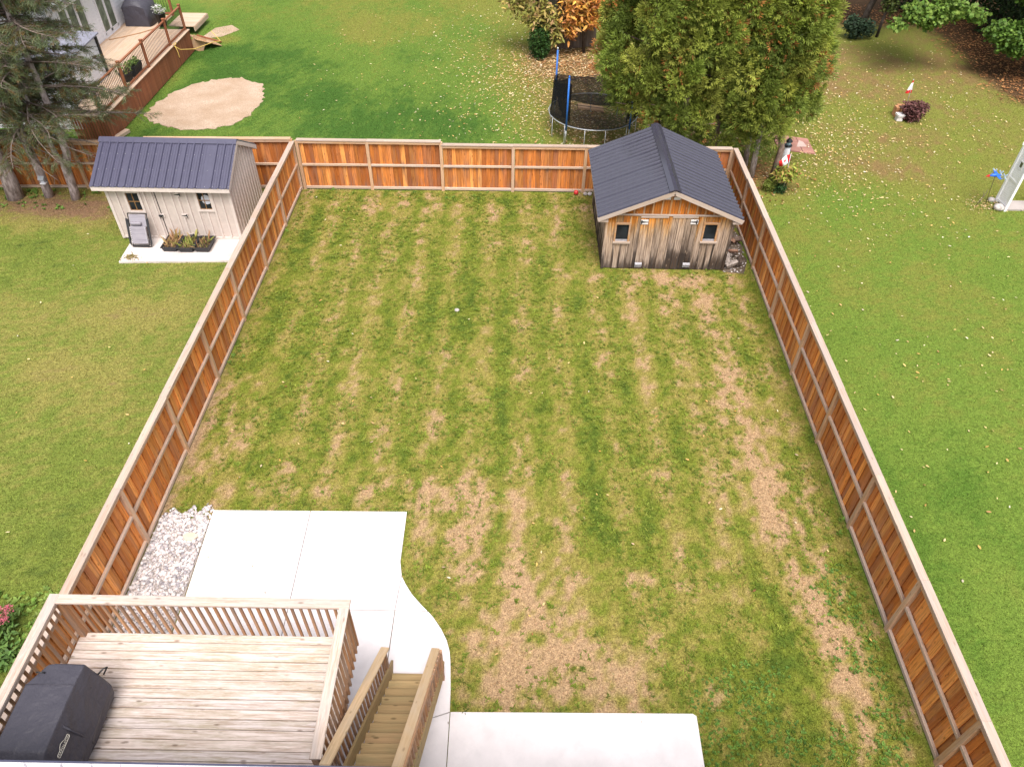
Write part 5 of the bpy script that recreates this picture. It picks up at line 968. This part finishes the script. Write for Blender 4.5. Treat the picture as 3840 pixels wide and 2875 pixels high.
# ------------------------------------------------------------------ right neighbour's garden
root = thing('barberry_bush', 'purple leaved bush in front of the brick planter', 'bush', (16.5, 30.05, 0)); p = np.concatenate([blob((16.5, 30.1, .4), (.42, .35, .42), 1300), blob((16.85, 30.2, .55), (.3, .25, .22), 260), blob((16.2, 30.2, .6), (.25, .25, .2), 220)]); p = p[p[:, 2] > .02]
lean_leaf('foliage', p, .12, [(.11, .042, .042), (.16, .065, .06), (.085, .034, .034), (.2, .10, .085)], root, base=(16.5, 30.05, 0)); trunk(root, [(16.5, 30.05, -.03), (16.5, 30.1, .5)], [.04, .015], BARKD)
root = thing('brick_planter', 'small orange brick planter half hidden by the purple bush', 'planter', (16.3, 30.55, 0)); OBR = concrete('orange_brick', (.45, .22, .11), .2)
for lv in range(3):
    for k in range(3): MB().b2(16.08 + .18 * k, 16.25 + .18 * k, 30.28, 30.42, .005 + lv * .13, .125 + lv * .13).build('brick', OBR, root); MB().b2(16.08 + .18 * k, 16.25 + .18 * k, 30.75, 30.88, .005 + lv * .13, .125 + lv * .13).build('brick', OBR, root)
    for k in range(2):
        for x0_ in (16.0, 16.62): MB().b2(x0_ - .06, x0_ + .07, 30.43 + .16 * k, 30.58 + .16 * k, .005 + lv * .13, .125 + lv * .13).build('brick', OBR, root)
MB().b2(16.08, 16.55, 30.43, 30.74, 0, .36).build('soil', SOIL, root)
m = MB(); m.b2(15.88, 16.12, 30.02, 30.24, 0, .20); m.box((16.0, 30.13, .24), (.3, .28, .07), (.1, .05, .2)); tag(m.build('stone_block', STONEP, None, (16, 30.1, 0)), 'pale stone block at the left foot of the brick planter', 'stone')
def flag(label, base, h, lean_, maple, L=.5, H=.32, down=True):
    t = thing('garden_flag', label, 'flag', base); b = Vector(base); tp = b + Vector((lean_[0], lean_[1], h)); MB().tube([b, tp], .009, 6).build('pole', GALV, t)
    def strip(u0, u1, nm, mat):
        m = MB(); v = []; k = 5
        for j in range(2):
            for i in range(k + 1):
                u = u0 + (u1 - u0) * i / k
                q = tp + Vector((-.03 - .30 * L * u - .25 * H * j, .05 * math.sin(5 * u + j), -.02 - .62 * L * u - H * j * .42)) if down else tp + Vector((-.02 - L * u * .85 + .1 * j, .06 * math.sin(5 * u + 2 * j), -.02 - H * j - L * u * .6 * 1.0))
                v.append(q)
        m.add(v, [(i, i + 1, k + 2 + i, k + 1 + i) for i in range(k)], True); o = m.build(nm, mat, t); sm = o.modifiers.new('cloth', 'SOLIDIFY'); sm.thickness = .004; return v
    strip(0, .26, 'red_band', REDF); v = strip(.26, .74, 'white_band', WHF); strip(.74, 1, 'red_band', REDF)
    c = sum(v, Vector()) / len(v); ex_ = (v[5] - v[0]).normalized(); ey_ = (v[0] - v[6]).normalized(); nn = ex_.cross(ey_).normalized(); nn = nn if nn.y < 0 else -nn
    pts = [(0, 1), (.15, .62), (.38, .72), (.3, .35), (.62, .45), (.55, .2), (.9, .12), (.5, -.2), (.58, -.42), (.1, -.36), (.06, -.85), (-.06, -.85), (-.1, -.36), (-.58, -.42), (-.5, -.2), (-.9, .12), (-.55, .2), (-.62, .45), (-.3, .35), (-.38, .72), (-.15, .62)]
    m = MB(); m.loft([[c + nn * o_ + (ex_ * x + ey_ * y_) * maple for x, y_ in pts] for o_ in (.006, .010)]); m.build('maple_leaf', REDF, t); return t
t = thing('garden_flag', 'red and white flag drooping on a pole by the brick planter', 'flag', (16.5, 30.8, 0)); PB_, PT_ = Vector((16.50, 30.8, 0)), Vector((16.35, 30.8, 1.45)); MB().tube([PB_, PT_], .010, 6).build('pole', GALV, t)
for nm, a_, b_, mt in (('red_band', 0, .2, REDF), ('white_band', .2, .76, WHF), ('red_band', .76, 1, REDF)):
    m = MB(); rows = []
    for q in np.linspace(a_, b_, 5):
        wq = .03 + .20 * q; zq = 1.43 - .54 * q; xr_ = 16.365 + .085 * q
        rows.append([(xr_ - wq * f_, 30.79 - .035 * math.sin(f_ * 9 + 2 * q) * q - dy, zq - .03 * f_) for f_, dy in ((0, 0), (.25, 0), (.5, 0), (.75, 0), (1, 0), (1, -.006), (.75, -.006), (.5, -.006), (.25, -.006), (0, -.006))])
    m.loft(rows); m.build(nm, mt, t)
flag('red and white maple leaf flag above the shrub beside the cedar trunk', (9.53, 23.8, 0), 1.50, (-.1, 0), .065, .40, .24, False)
leafy('garden_shrub', 'yellow green shrub under the flag beside the cedar trunk', (9.6, 23.85), [((9.5, 23.9, .75), (.48, .35, .3), 560), ((9.75, 23.95, .65), (.3, .25, .2), 180)], [(.22, .27, .04), (.28, .3, .05), (.16, .22, .03), (.4, .22, .08)], .15, BARKD, [([(9.6, 23.85, -.02), (9.6, 23.9, .7)], [.025, .012])], 'shrub', tv=LTV, tf=LTF)
leafy('garden_shrub', 'small round mossy green shrub at the foot of the brown cedar trunk', (9.08, 23.95), [((9.08, 23.98, .25), (.27, .25, .27), 700)], [(.13, .17, .025), (.17, .2, .035), (.1, .13, .02)], .07, BARKD, [([(9.08, 23.95, -.02), (9.08, 23.98, .25)], [.02, .01])], 'shrub')
leafy('ivy', 'dark ivy on the ground right of the small round shrub', (9.42, 23.85), [((9.42, 23.85, .2), (.22, .2, .22), 320), ((9.3, 24.3, .5), (.12, .12, .45), 200)], [(.03, .075, .02), (.045, .1, .03)], .09, BARKD, [([(9.42, 23.85, -.02), (9.42, 23.85, .2)], [.02, .01])], 'plant')
lh = thing('lighthouse_ornament', 'small white lighthouse ornament with a black top beside the cedar trunk', 'ornament', (10.2, 26.25, 0)); c = Vector((10.2, 26.25, 0))
def cyl(prof, mat, nm, root, c=c, n=12): m = MB(); m.loft([[c + Vector((math.cos(2 * math.pi * k / n) * r_, math.sin(2 * math.pi * k / n) * r_, z)) for k in range(n)] for r_, z in prof], True); return m.build(nm, mat, root)
cyl([(.17, 0), (.16, .08), (.14, .3), (.115, .62)], WHITE, 'tower', lh); cyl([(.17, .0), (.175, .06), (.165, .07)], BLACKP, 'base', lh); cyl([(.15, .62), (.155, .66), (.12, .67)], BLACKP, 'gallery', lh); cyl([(.085, .67), (.085, .8)], plain('pale_blue_glass', (.35, .5, .6), .2, .5), 'lantern', lh); cyl([(.13, .8), (.12, .83), (.03, .93), (.01, .97)], BLACKP, 'roof', lh)
tg = bpy.data.objects.new('paved_corner', None); COL.objects.link(tg); tag(tg, kind='structure')
for i in range(3):
    for j in range(3):
        a_ = Vector((10.25 + .45 * i + .02 * j, 27.22 + .44 * j - .12 * i, 0)); m = MB(); m.prism([(a_.x, a_.y), (a_.x + .43, a_.y - .115), (a_.x + .45, a_.y + .31), (a_.x + .02, a_.y + .425)], -.03, .035); m.build('paver', PAVER, tg)
m = MB(); m.prism([(11.0, 27.42), (11.42, 27.45), (11.38, 27.85), (11.25, 28.0)], -.03, .04); tag(m.build('flagstone', concrete('pink_flagstone', (.46, .34, .3), .15), None, (11.2, 27.7, 0)), 'pinkish flagstone next to the red pavers', 'stone')
# whirligig
wg = thing('whirligig', 'blue and red bird whirligig on a thin stake', 'whirligig', (16.5, 23.24, 0)); MB().tube([(16.53, 23.24, 0), (16.36, 23.24, 1.1)], .009, 6).build('stake', plain('rusty_rod', (.10, .07, .05), .7), wg)
BL2 = plain('bright_blue_plastic', (.02, .12, .62), .4, .4); CLR = plain('pale_blue_plastic', (.5, .6, .72), .3, .5)
m = MB(); m.tube([(16.16, 23.24, 1.11), (16.24, 23.24, 1.13), (16.36, 23.24, 1.14), (16.46, 23.24, 1.13), (16.54, 23.24, 1.14)], [.02, .045, .065, .05, .02], 9); m.build('body', BL2, wg)
m = MB(); m.loft([[(16.16, 23.24 + a_, 1.11 + b_) for a_, b_ in ((-.03, -.04), (.03, -.04), (.03, .04), (-.03, .04))], [(16.05, 23.24 + 0 + .0, 1.08), (16.05, 23.25, 1.08), (16.05, 23.25, 1.09), (16.05, 23.24, 1.09)]]); m.build('head', RED, wg)
for sy in (-1, 1): m = MB(); m.loft([[(16.36 - .02, 23.24 + sy * .04, 1.15), (16.46, 23.24 + sy * .04, 1.15), (16.46, 23.24 + sy * .04, 1.165), (16.34, 23.24 + sy * .04, 1.165)], [(16.38 + .05 * sy, 23.24 + sy * .32, 1.15), (16.46 + .05 * sy, 23.24 + sy * .32, 1.15), (16.46 + .05 * sy, 23.24 + sy * .32, 1.16), (16.38 + .05 * sy, 23.24 + sy * .32, 1.16)]]); m.build('wing', BL2, wg)
for k, (px_, py_) in enumerate(((16.62, 23.12), (16.44, 23.5), (16.6, 23.36))):
    m = MB()
    for q in range(4): m.box((px_, py_ + .06 * math.cos(q * 1.57 + .5), 1.14 + .06 * math.sin(q * 1.57 + .5)), (.012, .13, .045), (q * 1.57 + .5, 0, .4))
    m.build('propeller', CLR, wg)
# lattice arbour
WHITE2 = plain('bright_white_vinyl', (.84, .83, .84), .45, .35, var=.02)
ab = thing('lattice_arbor', 'white lattice arbor side at the right edge of the photo', 'arbor', (17.1, 23.2, 0)); ay0, ay1, axx = 22.86, 23.5, 17.02
for y_ in (ay0, ay1): plank('post', (axx, y_, -.02), (axx, y_, 2.12), .085, .085, WHITE2, ab, (1, 0, 0))
for z_ in (.12, .98, 2.07): plank('rail', (axx, ay0 + .045, z_), (axx, ay1 - .045, z_), .07, .04, WHITE2, ab, (1, 0, 0))
lat = MB(); Wd = ay1 - ay0 - .09
for z0_, z1_ in ((.16, .94), (1.02, 2.03)):
    H_ = z1_ - z0_
    for sg, off in ((1, -.006), (-1, .006)):
        for k in np.arange(-H_, Wd, .085):
            a_, b_ = (max(k, 0), max(0, -k)), (min(Wd, k + H_), min(H_, Wd - k))
            if b_[0] - a_[0] < .03: continue
            if sg < 0: a_, b_ = (Wd - a_[0], a_[1]), (Wd - b_[0], b_[1])
            P_, Q_ = Vector((axx + off, ay0 + .045 + a_[0], z0_ + a_[1])), Vector((axx + off, ay0 + .045 + b_[0], z0_ + b_[1])); d_ = (Q_ - P_).normalized(); s_ = Vector((1, 0, 0)).cross(d_) * .018
            lat.add([P_ + s_, P_ - s_, Q_ - s_, Q_ + s_] + [q + Vector((.009, 0, 0)) for q in (P_ + s_, P_ - s_, Q_ - s_, Q_ + s_)], [(0, 1, 2, 3), (7, 6, 5, 4), (0, 4, 5, 1), (2, 6, 7, 3), (1, 5, 6, 2), (0, 3, 7, 4)])
lat.build('lattice', WHITE2, ab)['kind'] = 'stuff'
m = MB(); yc, zc = (ay0 + ay1) / 2, 1.55
for b in ((-.11, .11, .09, .13), (-.11, .11, -.13, -.09), (-.11, -.07, -.09, .09), (.07, .11, -.09, .09)): m.b2(axx - .02, axx + .025, yc + b[0], yc + b[1], zc + b[2], zc + b[3])
wf = m.build('window_frame', WHITE2, ab); MB().b2(axx - .012, axx - .008, yc - .07, yc + .07, zc - .09, zc + .09).build('window_opening', plain('lawn_green_pane', (.12, .13, .06), .5), wf)
for y_ in (ay0, ay1): plank('post', (axx + 1.2, y_, -.02), (axx + 1.2, y_, 2.12), .085, .085, WHITE2, ab, (1, 0, 0))
for y_ in (ay0, ay1): plank('top_beam', (axx - .1, y_, 2.16), (axx + 1.3, y_, 2.16), .09, .04, WHITE2, ab, (0, 1, 0))
m = MB(); m.prism([(17.1, 22.88), (20, 22.9), (20, 23.5), (17.05, 23.5)], -.04, .05); tag(m.build('path_slab', concrete('grey_path_concrete', (.33, .29, .27), .15), None, (18.5, 23.2, 0)), kind='structure')
ball('stone', (16.83, 22.95, -.03), .17, STONE, 'round pale rock at the foot of the white arbor', 'stone', .7); ball('stone', (16.86, 23.52, -.03), .12, STONE, 'smaller pale rock behind the white arbor post', 'stone', .7)
pi_ = MB(); pi_.tube([(16.1, 23.1, 0), (16.25, 23.15, .35), (16.33, 23.2, .62)], [.012, .01, .006], 5); pi_.tube([(16.25, 23.15, .35), (16.2, 23.2, .6)], [.008, .004], 5); tag(pi_.build('dry_stalk', TWIG, None, (16.1, 23.1, 0)), 'thin dry stalk left of the whirligig stake', 'plant')
x_, y__ = cloud(16.5, 23.2, .35, .25, 260); leaves('fallen_leaves', 'leaf litter and weeds round the whirligig stake', x_, y__, .04, .09, TAN + [(.14, .2, .04), (.1, .17, .03)])

# ------------------------------------------------------------------ flowers at the lower left
sd_ = thing('flower_clump', 'pink sedum flowers at the left edge beside the deck', 'flowers', (-9.3, 6.6, 0))
heads = [(-9.36, 6.92, .42), (-9.56, 6.9, .42), (-9.34, 6.72, .42), (-9.6, 6.72, .45), (-9.44, 6.52, .46), (-9.74, 6.6, .44), (-9.76, 7.0, .42)]
for h in heads:
    p = blob((h[0], h[1], h[2]), (.10, .10, .05), 130, .4); lean_leaf('flower_head', p, .035, [(.45, .075, .15), (.52, .14, .2), (.36, .06, .10), (.5, .2, .19)], sd_, LITTER, base=(-9.3, 6.6, 0)); trunk(sd_, [(h[0] * .6 - 9.3 * .4, h[1] * .6 + 6.6 * .4, -.02), (h[0], h[1], h[2])], [.012, .01], plain('green_stem', (.12, .2, .06), .6), 'stem', 5)
p = blob((-9.5, 6.65, .22), (.36, .4, .18), 330); p = p[p[:, 2] > .01]; lean_leaf('foliage', p, .13, [(.11, .2, .05), (.16, .26, .07), (.08, .16, .04)], sd_, base=(-9.3, 6.6, 0), tv=LTV, tf=LTF)
yw = thing('flower_clump', 'yellow orange flowers in front of the pink sedum', 'flowers', (-9.15, 6.35, 0)); p = np.concatenate([blob((-9.38 - .05 * k, 6.3 + .16 * k, .33), (.06, .06, .04), 24) for k in range(4)]); lean_leaf('petals', p, .07, [(.75, .38, .02), (.8, .5, .04)], yw, LITTER, base=(-9.15, 6.35, 0)); p = blob((-9.15, 6.2, .14), (.35, .28, .13), 130); p = p[p[:, 2] > .01]; lean_leaf('foliage', p, .16, [(.1, .19, .05), (.14, .24, .06)], yw, base=(-9.15, 6.35, 0), tv=LTV, tf=LTF)

# ------------------------------------------------------------------ neighbour's house and brown deck (top left)
nh = thing('neighbour_house', 'white sided house behind the spruces with glass doors', 'house', (-20, 34, 0)); HX = -18.9
def siding(x0, x1, y0, y1, z0, z1, holes, face):
    """horizontal laps on a wall; holes are (a0,a1,z0,z1) along the wall"""
    z = z0
    while z < z1 - .01:
        t = min(z + .15, z1); cuts = [(y0, y1)] if face == 'x' else [(x0, x1)]
        for h0, h1, hz0, hz1 in holes:
            if t > hz0 + .001 and z < hz1 - .001: cuts = [c for a_, b_ in cuts for c in ((a_, min(b_, h0)), (max(a_, h1), b_)) if c[1] - c[0] > .02]
        for a_, b_ in cuts:
            if face == 'x': plank('siding_board', (x0 - .01, a_, (z + t) / 2), (x0 - .01, b_, (z + t) / 2), t - z, .018, WHITE, nh, (1, 0, .12))
            else: plank('siding_board', (a_, y0 + .01, (z + t) / 2), (b_, y0 + .01, (z + t) / 2), t - z, .018, WHITE, nh, (0, -1, .12))
        z = t
WH = [(35.12, 36.62, 1.02, 3.1), (31.9, 34.15, 1.35, 3.15)]
siding(HX, 0, 31.2, 40, .0, 3.6, WH, 'x')
MB().b2(-24, HX - .04, 31.2, 40, 0, 3.6).build('wall_core', plain('house_core', (.3, .3, .3), .9), nh)
def glazed(nm, y0, y1, z0, z1, nsec, mat, transom=None):
    f = MB(); t_ = .075
    for b in ((y0 - .06, y1 + .06, z1, z1 + .1), (y0 - .06, y1 + .06, z0 - .06, z0), (y0 - .06, y0, z0, z1), (y1, y1 + .06, z0, z1)): f.b2(HX - .03, HX + .03, b[0], b[1], b[2], b[3])
    fr = f.build(nm, WHITE, nh); wd_ = (y1 - y0) / nsec
    for k in range(nsec):
        a_, b_ = y0 + wd_ * k, y0 + wd_ * (k + 1); s_ = MB()
        for b in ((a_, b_, z1 - t_, z1), (a_, b_, z0, z0 + t_ * (2.6 if nm == 'door' else 1)), (a_, a_ + t_, z0 + t_, z1 - t_), (b_ - t_, b_, z0 + t_, z1 - t_)): s_.b2(HX - .025, HX + .018, b[0] + .003, b[1] - .003, b[2], b[3])
        s_.build('sash', WHITE, fr); MB().b2(HX - .012, HX - .004, a_ + t_, b_ - t_, z0 + t_, z1 - t_).build('pane', mat, fr)
glazed('door', 35.15, 36.6, 1.03, 3.05, 2, PANEG); glazed('window', 31.95, 34.1, 1.4, 3.1, 3, PANEG)
m = MB(); m.loft([[(HX + .45, y_, 3.55), (-26, y_, 6.2), (-26, y_, 6.05), (HX + .45, y_, 3.4)] for y_ in (30.9, 40.5)]); m.build('roof', plain('grey_roof', (.2, .2, .21), .9, .1), nh)
# low white lean-to with a pale flat roof and a black corner post
lt = thing('lean_to', 'white lean-to with a pale grey roof panel behind the spruce branches', 'shed', (-18, 29.5, 0))
for k in range(17): plank('siding_board', (-17.15, 27.9, .075 + .145 * k), (-17.15, 30.9, .075 + .145 * k), .144, .018, WHITE, lt, (1, 0, .1)); plank('siding_board', (-20.9, 27.89, .075 + .145 * k), (-17.17, 27.89, .075 + .145 * k), .144, .018, WHITE, lt, (0, -1, .1))
for k in range(4): MB().loft([[(-21.1 + 1.03 * k, y_, z_ + .06), (-21.1 + 1.03 * k + 1.01, y_, z_), (-21.1 + 1.03 * k + 1.01, y_, z_ - .05), (-21.1 + 1.03 * k, y_, z_ + .01)] for y_, z_ in ((27.6, 2.48), (31.1, 2.62))]).build('roof_panel', bpy.data.materials.get('lean_to_roof') or plain('lean_to_roof', (.20, .20, .245), .5), lt)
plank('corner_post', (-17.12, 30.95, 0), (-17.12, 30.95, 2.5), .11, .11, BLACK, lt, (1, 0, 0)); MB().b2(-20.8, -17.2, 27.95, 30.9, 0, 2.4).build('wall_core', plain('lean_to_core', (.3, .3, .3), .9), lt)

bdk = thing('brown_deck', 'brown stained deck with iron baluster railing beside the white house', 'deck', (-17, 32, 0)); BZ = 1.0; BX, BY0, BY1 = -15.62, 26.9, 36.5
k = 0; x = BX
while x > HX + .05: plank('deck_board', (x - .07, BY0 + (4.2 if x < -17.0 else 0), BZ - .018), (x - .07, BY1 + (2 if x < -17 else 0), BZ - .018), .138, .034, WPLANK, bdk); x -= .143
y_ = BY0
while y_ < BY1: plank('skirt_board', (BX + .02, y_ + .05, .03), (BX + .02, y_ + .05, BZ - .04), .09, .02, WBROWN, bdk, (1, 0, 0)); y_ += .112
for k in range(12): plank('skirt_board', (BX - .05 - .112 * k, BY0 - .0, .03), (BX - .05 - .112 * k, BY0, BZ - .04), .09, .02, WBROWN, bdk, (0, -1, 0))
plank('rim_cap', (BX + .01, BY0, BZ + .005), (BX + .01, BY1, BZ + .005), .13, .03, WPLANK, bdk)
posts = [26.95, 29.34, 31.74, 34.36, 36.36]
for y_ in posts: plank('rail_post', (BX - .08, y_, BZ), (BX - .08, y_, BZ + 1.12), .10, .10, WBROWN, bdk, (1, 0, 0)); plank('post_cap', (BX - .08, y_, BZ + 1.12), (BX - .08, y_, BZ + 1.15), .13, .13, WBROWN, bdk, (1, 0, 0))
for i, (a_, b_) in enumerate(zip(posts[:-1], posts[1:])):
    for z_ in (.1, 1.04): plank('rail', (BX - .08, a_ + .05, BZ + z_), (BX - .08, b_ - .05, BZ + z_), .085, .045, WBROWN, bdk, (1, 0, 0) if z_ < .5 else (0, 0, 1))
    nb2 = int((b_ - a_) / .125)
    for q in range(1, nb2): MB().tube([(BX - .08, a_ + (b_ - a_) * q / nb2, BZ + .13), (BX - .08, a_ + (b_ - a_) * q / nb2, BZ + 1.02)], .011, 5, cap=False).build('iron_baluster', BLACK, bdk)
for x in (-17.0, -18.75): plank('rail_post', (x, 38.45, BZ), (x, 38.45, BZ + 1.12), .10, .10, WBROWN, bdk, (0, 1, 0))
for z_ in (.1, 1.04): plank('rail', (-18.7, 38.45, BZ + z_), (-17.05, 38.45, BZ + z_), .085, .045, WBROWN, bdk, (0, 1, 0))
for q in range(1, 13): x = -18.7 + 1.65 * q / 13; MB().tube([(x, 38.45, BZ + .13), (x, 38.45, BZ + 1.02)], .011, 5, cap=False).build('iron_baluster', BLACK, bdk)
for k in range(14): plank('step_board', (-17.5, 38.75 + .145 * k, .42), (-16.2, 38.75 + .145 * k, .42), .14, .034, WPLANK, bdk)
for a_, b_, nn in (((-16.2, 38.65, .3), (-16.2, 40.75, .3), (1, 0, 0)), ((-17.5, 40.74, .3), (-16.2, 40.74, .3), (0, 1, 0))): plank('rim_joist', a_, b_, .2, .04, WPLANK, bdk, nn)
cv2 = thing('barbecue', 'barbecue under a wrinkled black cover by the white house door', 'barbecue', (-18.1, 37.3, BZ))
secs = []
for y_, s_, zt in ((36.75, .86, .92), (36.95, .95, 1.08), (37.3, 1, 1.22), (37.7, 1, 1.2), (38.0, .92, 1.0), (38.15, .8, .85)):
    wv = lambda i: 1 + .05 * math.sin(y_ * 11 + i * 2.1)
    secs.append([(-18.1 + x * s_ * wv(i), y_, BZ + z) for i, (x, z) in enumerate([(-.62, .01), (-.6, .45), (-.58, .82), (-.34, zt - .04), (0, zt), (.34, zt - .05), (.6, .8), (.66, .4), (.72, .01)])])
MB().loft(secs, True).build('cover', COVER, cv2)
def pot(label, c, r, h, pal, nn, s, mat=BLACKP, spread=1.2):
    t = thing('potted_plant', label, 'plant pot', c); c = Vector(c); cyl([(r * .78, 0), (r, h), (r * 1.06, h), (r * 1.06, h + .03), (r * .92, h + .03), (r * .9, h - .05)], mat, 'pot', t, c); cyl([(r * .88, h - .06), (r * .88, h - .03)], SOIL, 'soil', t, c)
    p = blob((c.x, c.y, c.z + h + r * .7), (r * spread, r * spread, r * .9), nn); p = p[p[:, 2] > c.z + h - .05]; lean_leaf('leaves', p, s, pal, t, base=tuple(c)); return t
pot('tall dark pot of white and green leaves by the covered barbecue', (-16.95, 36.95, BZ), .24, .55, [(.2, .25, .12), (.6, .6, .58), (.15, .2, .08), (.7, .68, .68)], 160, .14)
pot('round dark pot inside the brown railing, nearer the spruces', (-16.05, 30.3, BZ), .26, .3, [(.12, .2, .04), (.2, .26, .07), (.3, .2, .1)], 110, .12)
t = thing('planter_box', 'rectangular black planter box inside the brown railing', 'planter', (-15.95, 31.05, BZ)); m = MB(); a_ = lambda o, z: [(-16.18 - o, 30.66 - o, z), (-15.80 + o, 30.66 - o, z), (-15.80 + o, 31.45 + o, z), (-16.18 - o, 31.45 + o, z)]; m.loft([a_(-.04, BZ + .005), a_(0, BZ + .38), a_(.02, BZ + .38), a_(.02, BZ + .41), a_(-.03, BZ + .41), a_(-.04, BZ + .3)]); m.build('box', BLACKP, t); MB().b2(-16.13, -15.85, 30.71, 31.4, BZ + .28, BZ + .34).build('soil', SOIL, t); p = np.concatenate([blob((-16, 30.9 + .13 * k, BZ + .48), (.2, .15, .16), 45) for k in range(4)]); lean_leaf('leaves', p, .12, [(.12, .2, .04), (.2, .26, .06), (.09, .16, .03)], t, base=(-15.95, 31.05, BZ))
# plywood ramp at the deck end, yellow rope, grey box, timber step
rp = thing('plywood_ramp', 'loose plywood ramp leaning at the far end of the brown deck', 'ramp', (-15.2, 37, 0)); plank('panel', (-15.62, 36.65, .62), (-14.85, 37.55, .06), 1.0, .03, WPLY, rp, (.5, .5, .8)); plank('panel', (-15.5, 36.52, .05), (-15.2, 36.62, .62), .6, .02, WPLY, rp, (.4, -.9, .2)); plank('beam', (-15.6, 37.25, .5), (-14.65, 37.7, .05), .09, .06, WBROWN, rp)
m = MB(); pts = [(-15.56, 34.35, 1.0), (-15.42, 34.6, .75), (-15.1, 35.4, .5), (-14.9, 36.3, .38), (-14.75, 37.0, .28), (-14.65, 37.6, .12), (-14.9, 38.1, .03), (-15.25, 38.3, .35)]; m.tube(pts, .018, 6); m.tube([(-15.56, 34.3, 1.02), (-15.62, 34.5, 1.03), (-15.56, 34.7, 1.03), (-15.5, 34.45, 1.02)], .018, 6, True); m.tube([(-15.5, 34.35, 1.0), (-15.47, 34.4, .7), (-15.42, 34.3, .5)], .015, 6); tag(m.build('rope', ROPE, None, (-15.2, 36, 0)), 'yellow rope hanging from the brown deck to the plywood ramp', 'rope')
m = MB(); m.tube([(-18.7, 34.9, BZ + .02), (-18.2, 35.3, BZ + .02), (-17.6, 35.9, BZ + .02), (-17.1, 36.6, BZ + .02)], .02, 6); tag(m.build('rope', plain('brown_rope', (.35, .2, .1), .8), None, (-17.9, 35.7, BZ)), 'brown rope lying across the deck boards by the door', 'rope')
m = MB(); m.b2(-17.25, -16.95, 25.9, 26.15, 0, .62); m.box((-17.1, 26.02, .65), (.36, .31, .06)); tag(m.build('utility_box', ZINC, None, (-17.1, 26, 0)), 'small grey utility box at the end of the brown deck', 'utility box')
plank('timber', (-15.62, 26.75, .08), (-15.35, 27.7, .08), .2, .12, WPLANK, None); tag(bpy.data.objects['timber'], 'pale timber lying at the corner of the brown deck', 'timber')
